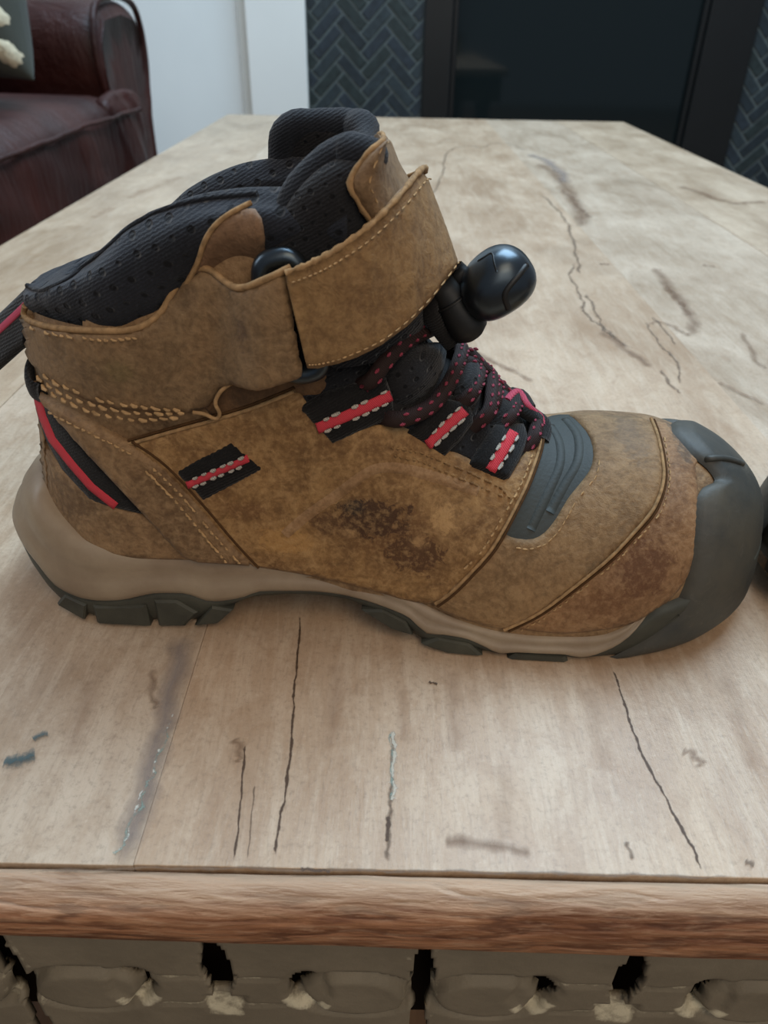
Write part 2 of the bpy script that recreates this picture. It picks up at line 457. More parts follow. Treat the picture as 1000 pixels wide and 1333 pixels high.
# carved and painted apron below the edge board
AX0, AX1, AZ0, AZ1 = TX0 + 0.018, TX1 - 0.018, -0.105, -0.019
AP = 0.1007
def sstep(a, b, x):
    t = min(1, max(0, (x - a) / (b - a))); return t * t * (3 - 2 * t)
def apron(x, z):
    """depth of the carving, bare-wood wear, and whether the board is pierced here"""
    xx = (x + 0.0894) % AP
    m = min(xx, AP - xx)                       # distance from the nearest slot A; slot B sits at AP/2
    jit = 0.0009 * wobble(x * 130 + z * 210, 2) + 0.0002 * wobble(x * 420 - z * 350, 5)
    zc = -0.0555
    d = 0.0; wear = 0.0; hole = False
    ro = math.hypot((m - 0.0165 + jit) / 0.0150, (z - zc) / 0.0105)
    ring = 1 - sstep(0.05, 0.17, abs(ro - 1.0))
    low = sstep(zc + 0.006, zc - 0.006, z)
    d += 0.0022 * ring - 0.0010 * (1 - sstep(0.75, 0.95, ro))
    wear = max(wear, ring * (0.38 + 0.60 * low * (0.6 + 0.4 * wobble(x * 90, 3))) * (0.6 + 0.4 * wobble(x * 230 + z * 190, 1)))
    rc = math.hypot((m - 0.0290 + jit) / 0.0048, (z - zc - 0.0025) / 0.0072)      # hole at the outer end of each oval
    if rc < 1.0 and ro > 0.92: hole = True
    d += 0.0012 * (1 - sstep(1.0, 1.5, rc))
    wear = max(wear, (1 - sstep(0.05, 0.45, abs(rc - 1.35))) * (0.75 if z < zc - 0.003 else 0.0))
    wa = 0.0019 + 0.0015 * abs(math.cos((z + 0.05) * 95)) + jit * 0.5
    if m < wa: hole = True
    wear = max(wear, 0.6 * (1 - sstep(0.0003, 0.0018, abs(m - wa - 0.0008))) * (0.5 + 0.5 * wobble(z * 300 + x * 40, 4)))
    mb = abs(m - AP / 2); wb = 0.0043 * (0.72 + 0.28 * math.cos((z + 0.047) * 170)) + jit * 0.9
    if mb < wb and z > -0.0590: hole = True
    lip = (1 - sstep(0.0042, 0.0062, mb + jit)) * sstep(-0.0700, -0.0670, z) * (1 - sstep(-0.0585, -0.0575, z)); d += 0.0018 * lip * sstep(-0.069, -0.059, z)
    wear = max(wear, 0.8 * lip * (0.75 + 0.35 * wobble(x * 300 + z * 500, 2)))
    for zl in (-0.0485, -0.0625):              # fine scored lines between the holes
        if 0.034 < m < 0.046:
            l = 1 - sstep(0.0003, 0.0009, abs(z - zl + jit * 0.4)); d += 0.0007 * l; wear = max(wear, 0.5 * l)
    return d, min(1, max(0, wear)), hole
nxa, nza = 860, 92
V = []; wv = []; hl_ = []
for i in range(nxa + 1):
    x = AX0 + (AX1 - AX0) * i / nxa
    for j in range(nza + 1):
        z = AZ0 + (AZ1 - AZ0) * j / nza
        d, wr, ho_ = apron(x, z)
        V.append((x, 0.0868 + d, z)); wv.append(wr); hl_.append(ho_)
F = [f for f in grid_faces(nxa + 1, nza + 1) if sum(hl_[i] for i in f) < 3]
an = N('apron_paint')
at = an.node('ShaderNodeAttribute'); at.attribute_name = 'wear'
aq = an.noise(55, 5, 0.6); aq2 = an.noise(400, 5, 0.7)
acol = an.mix(an.ramp(aq, [(0.3, 0.0), (0.7, 1.0)]), srgb(112, 104, 88), srgb(128, 119, 101))
acol = an.mix(an.ramp(an.math('ADD', at.outputs['Fac'], an.math('MULTIPLY', an.math('SUBTRACT', aq2, 0.5), 0.9)), [(0.35, 0.0), (0.75, 1.0)]), acol, srgb(196, 188, 162))
apr_m = an.done(acol, 0.6, an.bump(aq2, 0.3, 0.0008), 0.3)
ao = TB(mesh('carved_apron', V, F, apr_m))
sm_ = ao.modifiers.new('board_thickness', 'SOLIDIFY'); sm_.thickness = 0.0022; sm_.offset = 1.0 if ao.data.polygons[0].normal.y > 0 else -1.0
ca = ao.data.attributes.new('wear', 'FLOAT', 'POINT'); ca.data.foreach_set('value', wv)
TB(box_obj('apron_shade_board', AX0, AX1, 0.1040, 0.1120, AZ0, -0.035, plain('apron_shade_dark', srgb(34, 28, 22), 0.9, 0.1)))  # added dark board that makes the pierced holes look shaded
for sx in (0, 1):
    x0 = TX0 + 0.018 if sx == 0 else TX1 - 0.038
    TB(box_obj('side_apron', x0, x0 + 0.02, 0.113, TY1 - 0.045, -0.105, -0.035, apr_m, bev=0.001))
TB(box_obj('end_apron', AX0, AX1, TY1 - 0.045, TY1 - 0.02, -0.105, -0.035, apr_m, bev=0.001))
for lx in (TX0 + 0.045, TX1 - 0.105):
    for ly in (0.125, TY1 - 0.12):
        bm = bmesh.new()
        for z0, z1, r0, r1 in ((-0.036, -0.13, 0.030, 0.030), (-0.13, -0.16, 0.030, 0.022), (-0.16, -0.40, 0.030, 0.020), (-0.40, -0.45, 0.020, 0.026)):
            mt = Matrix.Translation((lx + 0.03, ly + 0.03, (z0 + z1) / 2)) @ Matrix.Rotation(math.pi, 4, 'X')
            bmesh.ops.create_cone(bm, cap_ends=True, segments=16, radius1=r0, radius2=r1, depth=z0 - z1, matrix=mt)
        TB(bm_obj('leg', bm, apr_m, None, False))

# cracks, old paint and stains in the boards
def stain_mat(name, col, lo, hi, scale, strength=1.0, stretch=(1, 1, 1)):
    n = N(name)
    sx = n.node('ShaderNodeSeparateXYZ'); n.link(n.uv(), sx.inputs[0])
    v = n.math('ABSOLUTE', n.math('SUBTRACT', sx.outputs[1], 0.5)); v = n.math('SUBTRACT', 1.0, n.math('MULTIPLY', v, 2.0))
    u = n.math('ABSOLUTE', n.math('SUBTRACT', sx.outputs[0], 0.5)); u = n.math('SUBTRACT', 1.0, n.math('MULTIPLY', u, 2.0))
    u = n.math('MINIMUM', n.math('MULTIPLY', u, 6.0), 1.0)
    q = n.noise(scale, 6, 0.7, n.mapping(n.obj(), scale=stretch))
    a = n.math('ADD', n.math('MULTIPLY', n.math('MULTIPLY', v, u), 0.75), n.math('SUBTRACT', q, 0.5))
    a = n.math('MULTIPLY', n.ramp(a, [(lo, 0.0), (hi, 1.0)]), strength)
    return n.done(col, 0.55, None, 0.3, alpha=a)
CR = stain_mat('crack_grain', srgb(80, 60, 45), 0.36, 0.66, 380, 0.9)
CRS = stain_mat('soft_grain_line', srgb(112, 92, 74), 0.30, 0.80, 240, 0.75)
ST = stain_mat('brown_stain', srgb(118, 88, 64), 0.30, 0.95, 150, 0.62, (1, 0.5, 1))
GR = stain_mat('grey_weathered_strip', srgb(138, 126, 120), 0.05, 0.8, 90, 0.6, (1, 0.3, 1))
TQ = stain_mat('turquoise_paint_flake', srgb(136, 156, 146), 0.60, 0.80, 460, 0.7)
TQD = stain_mat('dark_teal_paint_spot', srgb(66, 88, 92), 0.34, 0.72, 420, 0.8)
WH = stain_mat('chalky_paint_flake', srgb(200, 194, 178), 0.56, 0.74, 520, 0.75)
zst = [0.00012]
def ribbon(name, pts, wpx, mat, jag=0.35, label=None):
    P = spline([(*on_top(*p), 0) for p in pts], 8)
    n = len(P); V = []; U = []
    zst[0] += 0.000006
    for i, p in enumerate(P):
        a = P[max(0, i - 1)]; b = P[min(n - 1, i + 1)]; t = b - a; t /= (np.linalg.norm(t) + 1e-9)
        nn = np.array([-t[1], t[0], 0]); wd = wpx / 2 * (1 + jag * wobble(i * 1.3, wpx))
        q = p + nn * jag * wpx * 0.5 * wobble(i * 0.9, 3.3)
        for k in range(3):
            V.append(q + nn * wd * (k - 1) + np.array([0, 0, zst[0]])); U.append((i / (n - 1), k / 2))
    o = TB(mesh(name, V, grid_faces(n, 3), mat, None, False, U))
    return o
mm = 0.001
ribbon('crack', [(392, 785), (388, 850), (383, 900), (380, 960), (372, 1030), (362, 1080), (358, 1128)], 1.5 * mm, CR)
ribbon('crack', [(793, 860), (808, 900), (822, 945), (840, 990), (862, 1030), (888, 1080), (905, 1110), (914, 1140)], 1.5 * mm, CR)
ribbon('crack', [(320, 965), (316, 1010), (312, 1060), (304, 1128)], 1.1 * mm, CR)
ribbon('crack', [(332, 1020), (328, 1060), (322, 1125)], 0.9 * mm, CRS)
ribbon('crack', [(512, 945), (511, 990), (509, 1040), (506, 1080), (505, 1128)], 2.2 * mm, CRS)
ribbon('paint_flake', [(514, 945), (512, 1000), (512, 1050)], 4.5 * mm, WH, 0.3)
ribbon('paint_flake', [(508, 950), (510, 1000), (509, 1050)], 3.0 * mm, TQ, 0.3)
ribbon('crack', [(506, 1062), (505, 1080), (504, 1098)], 2.2 * mm, CR, 0.1)
ribbon('knot', [(306, 960), (312, 978), (310, 995)], 5.5 * mm, ST)
ribbon('stain', [(240, 826), (222, 900), (200, 985), (160, 1132)], 9.0 * mm, GR, 0.2)
ribbon('paint_flake', [(225, 935), (207, 985), (190, 1030), (165, 1085), (150, 1125)], 4.0 * mm, TQ, 0.5)
ribbon('paint_flake', [(226, 915), (216, 955), (175, 1060), (148, 1128)], 5.0 * mm, stain_mat('flaking_white_paint', srgb(200, 200, 190), 0.74, 0.82, 520, 0.8), 0.3)
ribbon('paint_spot', [(3, 992), (14, 991), (26, 989), (38, 985), (48, 982)], 8.5 * mm, TQD, 0.08)
ribbon('paint_spot', [(42, 963), (52, 958), (64, 954)], 4.5 * mm, TQD, 0.08)
ribbon('stain', [(200, 868), (198, 905), (205, 925)], 4.0 * mm, ST)
ribbon('stain', [(575, 1095), (620, 1098), (700, 1112)], 6.0 * mm, ST, 0.1)
STF = stain_mat('faint_brown_stain', srgb(140, 104, 76), 0.25, 1.0, 150, 0.26, (1, 0.5, 1))
for x0_, y0_, x1_, y1_, w_ in ((524, 895, 526, 970, 6), (588, 870, 594, 985, 9), (650, 990, 662, 1100, 10), (440, 860, 430, 980, 9), (765, 890, 790, 1010, 10), (120, 880, 92, 990, 11), (945, 880, 985, 1010, 9)):
    ribbon('stain', [(x0_, y0_), ((x0_ + x1_) / 2, (y0_ + y1_) / 2), (x1_, y1_)], w_ * mm, STF, 0.12)
ribbon('knot', [(888, 975), (905, 985), (915, 1000)], 6.0 * mm, ST)
ribbon('crack', [(815, 1095), (824, 1120)], 2.0 * mm, CRS)
ribbon('knot', [(558, 888), (570, 892)], 1.8 * mm, CR)
ribbon('knot', [(970, 1120), (982, 1128)], 3 * mm, CRS)
ribbon('crack', [(0, 1138), (120, 1133), (260, 1131), (420, 1134), (560, 1135), (720, 1138), (860, 1141), (1000, 1144)], 1.5 * mm, CRS, 0.5)
ribbon('knot', [(390, 1131), (410, 1134), (432, 1135)], 1.6 * mm, CR)
# far half of the table
ribbon('crack', [(545, 262), (566, 248), (577, 222), (580, 203), (592, 193), (612, 190), (628, 192), (642, 187), (662, 187), (680, 194), (692, 196)], 5.0 * mm, CRS, 0.5)
ribbon('crack', [(702, 250), (720, 268), (735, 285), (745, 310), (752, 340), (756, 362)], 5.0 * mm, CRS, 0.6)
ribbon('stain', [(730, 245), (752, 268), (770, 285)], 14 * mm, ST)
ribbon('crack', [(752, 340), (742, 358), (756, 385), (762, 408), (778, 422), (800, 440), (828, 458)], 4.0 * mm, CRS, 0.7)
ribbon('crack', [(762, 380), (775, 405), (785, 425), (806, 446)], 4.0 * mm, CRS, 0.7)
ribbon('stain', [(866, 372), (880, 388), (894, 405), (900, 412)], 9 * mm, ST)
ribbon('stain', [(842, 422), (862, 420), (888, 432), (900, 438)], 8 * mm, ST)
ribbon('crack', [(842, 420), (845, 428), (862, 452), (880, 470), (888, 508)], 3.0 * mm, CRS, 0.6)
ribbon('crack', [(848, 412), (862, 426), (882, 452)], 3.0 * mm, CRS, 0.5)
ribbon('crack', [(860, 480), (872, 500), (888, 514)], 3.4 * mm, CRS, 0.5)
ribbon('knot', [(914, 345), (932, 348)], 9 * mm, ST)
ribbon('stain', [(700, 210), (730, 235), (752, 268), (760, 300)], 30 * mm, ST, 0.15)
ribbon('stain', [(850, 345), (872, 375), (898, 408), (905, 440)], 16 * mm, ST, 0.15)
ribbon('stain', [(780, 430), (815, 455), (850, 480)], 12 * mm, ST, 0.15)
ribbon('stain', [(600, 450), (640, 470), (700, 500)], 10 * mm, ST, 0.15)
ribbon('knot', [(780, 344), (794, 345)], 5 * mm, CRS)
ribbon('stain', [(935, 496), (960, 510), (1000, 528)], 6 * mm, ST)
ribbon('stain', [(880, 240), (930, 258), (960, 265), (1000, 262)], 26 * mm, ST)
ribbon('stain', [(690, 200), (720, 215), (740, 240)], 20 * mm, GR)
ribbon('stain', [(965, 430), (985, 470), (1000, 480)], 7 * mm, ST)
ribbon('crack', [(0, 458), (40, 432), (90, 402), (150, 366)], 2.2 * mm, CRS, 0.3)
ribbon('stain', [(160, 260), (200, 245), (240, 228)], 30 * mm, STF, 0.1)
ribbon('stain', [(120, 285), (150, 270)], 20 * mm, STF, 0.1)

# ------------------------------------------------------------------ the boot (local axes: x heel to toe, y from the near sole edge to the far one, z up)
BA = math.radians(3.0)
P0 = np.array([0.000373, 0.153322, TT])
boot = empty('hiking_boot', tuple(P0), -BA)
tag(boot, 'worn tan leather hiking boot, shown whole, with red striped webbing and black padded collar', 'boot', 'pair of hiking boots')
_ca, _sa = math.cos(BA), math.sin(BA)
RB = np.array([[_ca, -_sa, 0], [_sa, _ca, 0], [0, 0, 1.0]])        # world -> boot
CB = Vector(RB @ (CAM - P0))
def bray(px, py): return Vector(RB @ ray_dir(px, py))
def at_off(px, py, off):
    """photo pixel -> boot-local point lying at a given distance across the boot"""
    d = bray(px, py); return CB + d * ((off - CB.y) / d.y)

S0, S1 = -0.108, 0.1085
T_KEYS = [(-0.108, 0.0935), (-0.09, 0.0955), (-0.07, 0.0960), (-0.056, 0.0975), (-0.045, 0.105), (-0.032, 0.1120), (-0.022, 0.1100), (-0.012, 0.1005),
          (0.0, 0.0850), (0.0085, 0.0755), (0.0172, 0.0685), (0.0263, 0.0605), (0.038, 0.0520), (0.047, 0.0502), (0.060, 0.0512), (0.076, 0.0512), (0.0865, 0.0488), (0.094, 0.0455), (0.1005, 0.0405), (0.1055, 0.0340), (0.1085, 0.0240)]
N_KEYS = [(-0.108, 11.0), (-0.035, 11.0), (-0.018, 4.0), (0.0, 2.5), (0.012, 2.15), (0.04, 2.2), (0.07, 2.5), (0.1085, 2.4)]
HW_KEYS = [(-0.108, 0.0315), (-0.08, 0.0325), (-0.03, 0.0318), (0.0, 0.0350), (0.03, 0.0402), (0.06, 0.0410), (0.1085, 0.0410)]
YC_KEYS = [(-0.115, 0.037), (-0.03, 0.0385), (0.0, 0.0400), (0.04, 0.0420), (0.08, 0.0430), (0.12, 0.0430)]
def yc(s): return interp(s, YC_KEYS)
def hw(s):
    h = interp(s, HW_KEYS)
    e = min(1, max(0, (s - S0) / 0.040)); h *= math.sqrt(max(0, 1 - (1 - e) ** 2))
    e = min(1, max(0, (S1 - s) / 0.053)); h *= (max(0, 1 - (1 - e) ** 2.0)) ** 0.5
    return max(h, 0.0004)
def lean(s, z):
    k = min(1, max(0, (-0.02 - s) / 0.085)); k = k * k * (3 - 2 * k)
    return k * interp(z, [(0.0, -0.003), (0.02, 0.0), (0.045, 0.0030), (0.065, 0.0075), (0.085, 0.0105), (0.11, 0.0135)])
ZBOD = [(-0.108, 0.028), (-0.09, 0.022), (-0.06, 0.0195), (-0.02, 0.0180), (0.0, 0.0135), (0.02, 0.0075), (0.04, 0.0050), (0.1085, 0.0050)]
def body_pt(s, th, inset=0.0):
    """th 0..2: near sole edge, over the top at 1, far sole edge at 2"""
    T = interp(s, T_KEYS); n = interp(s, N_KEYS); h = hw(s) - inset
    far = th > 1; a = (th if not far else 2 - th) * math.pi / 2
    fy = max(0, math.cos(a)) ** (2 / n); fz = max(0, math.sin(a)) ** (2 / n)
    zb_ = interp(s, ZBOD); z = zb_ + (T - inset - zb_) * fz
    bulge = 1 + (-0.05 + 0.08 * sstep(-0.03, 0.04, s)) * math.sin(math.pi * min(1, fz))
    y = yc(s) + (1 if far else -1) * h * fy * bulge
    return Vector((s + lean(s, z), y, z))
NS, NT = 190, 130
SS = [S0 + (S1 - S0) * (0.5 - 0.5 * math.cos(math.pi * (i / (NS - 1)))) * 0.5 + (S1 - S0) * (i / (NS - 1)) * 0.5 for i in range(NS)]
def theta(j):
    x = j / (NT - 1) * 2
    return x
BV = [body_pt(s, theta(j)) for s in SS for j in range(NT)]
BF = grid_faces(NS, NT)
full_bvh = BVHTree.FromPolygons(BV, BF)
def keep(f):
    c = sum((BV[i] for i in f), Vector()) / 4
    s = c.x
    if s > -0.006: return True
    T = interp(s, T_KEYS)
    return not (c.z > T * 0.93 and abs(c.y - yc(s)) < hw(s) * 0.90)
BF2 = [f for f in BF if keep(f)]

# spots of wear lie where the photo shows them
def hit(px, py, bvh=None):
    d = bray(px, py); b = bvh or full_bvh
    loc, nrm, idx, dist = b.ray_cast(CB, d)
    if loc is None:
        # just past the outline: walk to the closest point of the surface
        t = 0.18
        for _ in range(12):
            p = CB + d * t; q, nrm, idx, dd = b.find_nearest(p)
            t = (q - CB).dot(d)
        loc = q
        if nrm.dot(d) > 0 and abs(nrm.dot(d)) > 0.3: nrm = -nrm
        return loc, nrm
    if nrm.dot(d) > 0: nrm = -nrm
    return loc, nrm
def spot(px, py, r, colour, amt):
    p, _ = hit(px, py); return (tuple(p), r if hasattr(r, '__len__') else (r, r * 3, r), colour, amt)
TAN, TAND, TANL = srgb(138, 108, 75), srgb(104, 79, 53), srgb(168, 138, 101)
L_body = leather('tan_nubuck', TAN, TAND, TANL)
L_quarter = leather('scuffed_tan_nubuck', srgb(150, 114, 70), srgb(112, 80, 47), srgb(186, 150, 102), 0.22, [
    spot(372, 700, (0.016, 0.03, 0.009), srgb(172, 130, 76), 0.7), spot(520, 690, (0.026, 0.04, 0.016), srgb(128, 92, 56), 0.6),
    spot(485, 672, (0.0215, 0.03, 0.0125), srgb(66, 42, 26), 0.95), spot(540, 715, (0.0165, 0.03, 0.0140), srgb(78, 50, 30), 0.9),
    spot(425, 676, (0.011, 0.03, 0.008), srgb(84, 56, 34), 0.75), spot(578, 672, (0.0075, 0.02, 0.0085), srgb(194, 156, 106), 0.6),
    spot(463, 656, (0.0062, 0.02, 0.0052), srgb(52, 40, 32), 0.95), spot(545, 700, (0.0040, 0.02, 0.004), srgb(180, 142, 96), 0.6), spot(455, 690, (0.0040, 0.02, 0.003), srgb(160, 126, 86), 0.6),
    spot(320, 660, (0.014, 0.03, 0.006), srgb(112, 78, 46), 0.7), spot(640, 640, (0.007, 0.03, 0.006), srgb(140, 104, 64), 0.5)])
L_vamp = leather('smooth_tan_leather', srgb(142, 111, 75), srgb(116, 89, 58), srgb(164, 134, 96), 0.0, [
    spot(820, 570, (0.010, 0.03, 0.006), srgb(112, 94, 76), 0.6), spot(775, 740, (0.006, 0.02, 0.007), srgb(100, 84, 62), 0.6)])
L_toe = leather('abraded_toe_leather', srgb(146, 110, 74), srgb(112, 78, 50), srgb(172, 138, 102), 0.30, [
    spot(840, 740, (0.016, 0.03, 0.016), srgb(96, 62, 40), 0.8), spot(885, 575, (0.006, 0.03, 0.004), srgb(86, 72, 58), 0.8), spot(780, 785, (0.016, 0.03, 0.010), srgb(108, 72, 44), 0.6), spot(880, 640, (0.008, 0.03, 0.012), srgb(122, 92, 66), 0.6)])
L_collar = leather('oiled_tan_leather', srgb(132, 104, 72), srgb(100, 79, 54), srgb(156, 128, 93), 0.0, [
    spot(325, 420, (0.004, 0.02, 0.010), srgb(92, 72, 56), 0.7), spot(160, 480, (0.008, 0.02, 0.006), srgb(112, 98, 62), 0.5)])
L_strap = leather('tan_strap_leather', srgb(142, 110, 71), srgb(118, 89, 56), srgb(166, 134, 90))
L_edge = plain('raw_leather_edge', srgb(150, 120, 84), 0.8, 0.2, 0.35, 500)
SEAM = plain('seam_shade', srgb(76, 54, 34), 0.9, 0.1, 0.2, 500)  # dark brown for thin tubes that imitate gap shadows along panel edges
THREAD = plain('tan_thread', srgb(170, 138, 98), 0.75, 0.15, 0.3, 500)
def fabric(name, base, dark, hole=True, scale=210, wdir='Z'):
    n = N(name)
    v = n.mapping(n.mapping(n.obj(), scale=(1, 0, 1)), rot=(0, 0.5, 0), scale=(1, 1, 1.25))
    kn = n.wave(420, n.mapping(n.obj(), rot=(0, 0.5, 0)), 3.0, wdir, 2, 3.0)
    q = n.noise(60, 3); fz = n.noise(1400, 3, 0.7)
    col = n.mix(n.ramp(q, [(0.3, 0.0), (0.7, 1.0)]), dark, base)
    col = n.mix(n.math('MULTIPLY', n.ramp(fz, [(0.5, 0.0), (0.8, 1.0)]), 0.35), col, tuple(min(1, c * 2.2 + 0.01) for c in base))
    h = n.math('ADD', n.math('MULTIPLY', kn, 0.22), n.math('MULTIPLY', fz, 0.5))
    if hole:
        ho = n.ramp(n.voronoi(scale, v, 'F1', 0.18), [(0.16, 1.0), (0.24, 0.0)])
        col = n.mix(n.math('MULTIPLY', ho, 0.85), col, (0.003, 0.003, 0.004))
        h = n.math('SUBTRACT', h, n.math('MULTIPLY', ho, 1.8))
    return n.done(col, 0.85, n.bump(h, 0.7, 0.0008), 0.15, sheen=0.12)
MESHN = fabric('navy_black_mesh', srgb(38, 41, 48), srgb(26, 28, 33))
MESHB = fabric('black_padded_mesh', srgb(34, 34, 36), srgb(22, 22, 24), True, 300)
MESHK = fabric('black_knit', srgb(34, 33, 33), srgb(22, 21, 21), False)
WEB = fabric('black_webbing', srgb(25, 24, 24), srgb(16, 15, 15), False)
LINING = fabric('dark_lining', srgb(32, 35, 41), srgb(23, 25, 30), False)
def cord(name, col, spec=0.2):
    n = N(name); k = n.wave(900, n.mapping(n.obj(), rot=(0.3, 0.7, 0.2)), 1.0, 'X', 1)
    return n.done(n.mix(k, tuple(c * 0.6 for c in col), col), 0.65, n.bump(k, 0.5, 0.0004), spec)
RED = cord('red_woven_stripe', srgb(218, 70, 82))
PINK = cord('faded_pink_stripe', srgb(196, 78, 100))
LPINK = cord('lace_pink', srgb(158, 64, 82))
WHITE = cord('grey_white_thread', srgb(196, 188, 176))
LACE = cord('brown_black_lace', srgb(52, 38, 36))
n = N('midsole_rubber'); q = n.noise(70, 5, 0.6); q2 = n.noise(700, 3)
MIDS = n.done(n.mix(n.ramp(q, [(0.3, 0.0), (0.7, 1.0)]), srgb(128, 110, 90), srgb(148, 132, 110)), 0.48, n.bump(q2, 0.12, 0.0005), 0.4)
n = N('outsole_rubber'); q = n.noise(70, 5, 0.6); q2 = n.noise(500, 3)
OUTS = n.done(n.mix(n.ramp(q, [(0.3, 0.0), (0.7, 1.0)]), srgb(52, 52, 46), srgb(74, 74, 64)), 0.6, n.bump(q2, 0.2, 0.0006), 0.3)
n = N('toe_cap_rubber'); q = n.noise(48, 5, 0.6); q2 = n.noise(420, 4); q3 = n.noise(160, 6, 0.7, dist=1.0)
tcol = n.mix(n.ramp(q, [(0.32, 0.0), (0.68, 1.0)]), srgb(52, 54, 52), srgb(78, 74, 64))
tcol = n.mix(n.math('MULTIPLY', n.ramp(q3, [(0.58, 0.0), (0.75, 1.0)]), 0.35), tcol, srgb(112, 106, 96))
for ctr, rr in ((hit(908, 568)[0], (0.005, 0.010, 0.0025)), (hit(922, 582)[0], (0.005, 0.008, 0.002))):
    tcol = n.mix(n.math('MULTIPLY', n.dist_mask(tuple(ctr), rr, 0.1, n.noise(350, 5, 0.7), 0.9), 0.6), tcol, srgb(158, 148, 132))
CAPM = n.done(tcol, 0.55, n.bump(q2, 0.2, 0.0006), 0.35)
n = N('vamp_flex_fabric'); q = n.noise(60, 4); q2 = n.noise(900, 3)
FLEX = n.done(n.mix(q, srgb(44, 48, 48), srgb(62, 66, 62)), 0.62, n.bump(q2, 0.3, 0.0005), 0.3)
n = N('black_plastic'); GLOSS = n.done(srgb(26, 28, 30), 0.30, n.bump(n.noise(300, 3), 0.05, 0.0005), 0.9)
GLOSS.node_tree.nodes['Principled BSDF'].inputs['Specular Tint'].default_value = (0.62, 0.82, 1.0, 1)  # blue of the sky highlight is put into the plastic's reflection colour
n = N('matte_black_plastic'); MATTEB = n.done(srgb(26, 27, 27), 0.5, n.bump(n.noise(300, 3), 0.1, 0.0005), 0.4)

upper = mesh('upper', BV, BF2, L_body, boot)

# ---- draping tools
def inside(p, poly):
    x, y = p; c = False; j = len(poly) - 1
    for i in range(len(poly)):
        xi, yi = poly[i]; xj, yj = poly[j]
        if (yi > y) != (yj > y) and x < (xj - xi) * (y - yi) / (yj - yi) + xi: c = not c
        j = i
    return c
def edge_dist(P, poly):
    A = np.array(poly); B = np.roll(A, -1, 0); P = np.array(P)[:, None, :]
    AB = (B - A)[None]; t = ((P - A[None]) * AB).sum(2) / ((AB ** 2).sum(2) + 1e-9); t = np.clip(t, 0, 1)
    return np.sqrt(((A[None] + AB * t[..., None] - P) ** 2).sum(2)).min(1)
def smooth_poly(poly, it=1):
    for _ in range(it):
        q = []
        for i in range(len(poly)):
            a = poly[i]; b = poly[(i + 1) % len(poly)]
            q += [(a[0] * .75 + b[0] * .25, a[1] * .75 + b[1] * .25), (a[0] * .25 + b[0] * .75, a[1] * .25 + b[1] * .75)]
        poly = q
    return poly
def drape(name, poly, mat, th=0.0012, step=6.0, bvh=None, parent=None, sm=1, edge=4.0, dome=0.0, rough=0.0, lift=0.0, sink=0.0008, liftfn=None):
    """a sheet of real thickness laid on the boot's surface inside an outline"""
    poly = smooth_poly(poly, sm)
    ring = []
    for i in range(len(poly)):
        a = np.array(poly[i]); b = np.array(poly[(i + 1) % len(poly)]); L = np.linalg.norm(b - a)
        k = max(1, int(math.ceil(L / step)))
        for m in range(k):
            p = a + (b - a) * m / k
            ring.append((p[0], p[1]))
    if rough:
        ring = [(x + rough * wobble(i * 1.7, 1), y + rough * wobble(i * 2.1, 2)) for i, (x, y) in enumerate(ring)]
    nr = len(ring)
    xs = [p[0] for p in ring]; ys = [p[1] for p in ring]
    g = []
    y = min(ys); r = 0
    while y < max(ys):
        x = min(xs) + (step / 2 if r % 2 else 0)
        while x < max(xs):
            if inside((x, y), ring): g.append((x, y))
            x += step
        y += step * 0.87; r += 1
    if g:
        d = edge_dist(g, ring); g = [p for p, q in zip(g, d) if q > step * 0.45]
    pts = [Vector(p) for p in ring] + [Vector(p) for p in g]
    res = delaunay_2d_cdt(pts, [], [list(range(nr))], 1, 1e-5)
    v2, faces, orig = res[0], res[2], res[3]
    ed = edge_dist([(v.x, v.y) for v in v2], ring); dm = max(ed.max(), 1e-6)
    top = []; base = []
    for v, e in zip(v2, ed):
        p, nn = hit(v.x, v.y, bvh)
        k = min(1.0, math.sqrt(max(0.0, e) / edge)) if edge else 1.0
        h = th * (0.55 + 0.45 * k) + dome * (1 - (1 - e / dm) ** 2)
        lf = liftfn(v.x, v.y) if liftfn else 0.0
        top.append(p + nn * (h + lift + lf)); base.append(p - nn * (sink if lf < 0.001 else -lf + 0.001))
    bnd = {}
    for f in faces:
        for i in range(3):
            a, b = f[i], f[(i + 1) % 3]
            bnd[(a, b)] = 1
    V = list(top); F = [tuple(f) for f in faces]; mp = {}
    for (a, b) in list(bnd):
        if (b, a) not in bnd:
            for q in (a, b):
                if q not in mp: mp[q] = len(V); V.append(base[q])
            F.append((b, a, mp[a], mp[b]))
    return mesh(name, V, F, mat, parent or boot)
def path_px(pts, step=4.0):
    P = spline([(*p, 0) for p in pts], 12); out = [P[0]]
    for p in P[1:]:
        if np.linalg.norm(p - out[-1]) >= step: out.append(p)
    return out
def dtube(name, pts, r, mat, lift=0.0, bvh=None, parent=None, step=4.0, flat=1.0, data=False, nseg=8, liftfn=None):
    path = []; ups = []
    for p in path_px(pts, step):
        q, nn = hit(p[0], p[1], bvh); path.append(q + nn * (lift + (liftfn(p[0], p[1]) if liftfn else 0))); ups.append(nn)
    if len(path) > 4:
        for _ in range(2): path = [path[0]] + [(path[i - 1] + path[i] * 2 + path[i + 1]) / 4 for i in range(1, len(path) - 1)] + [path[-1]]
    d = tube_data(path, r, nseg, False, flat, ups)
    return d if data else mesh(name, d[0], d[1], mat, parent or boot)
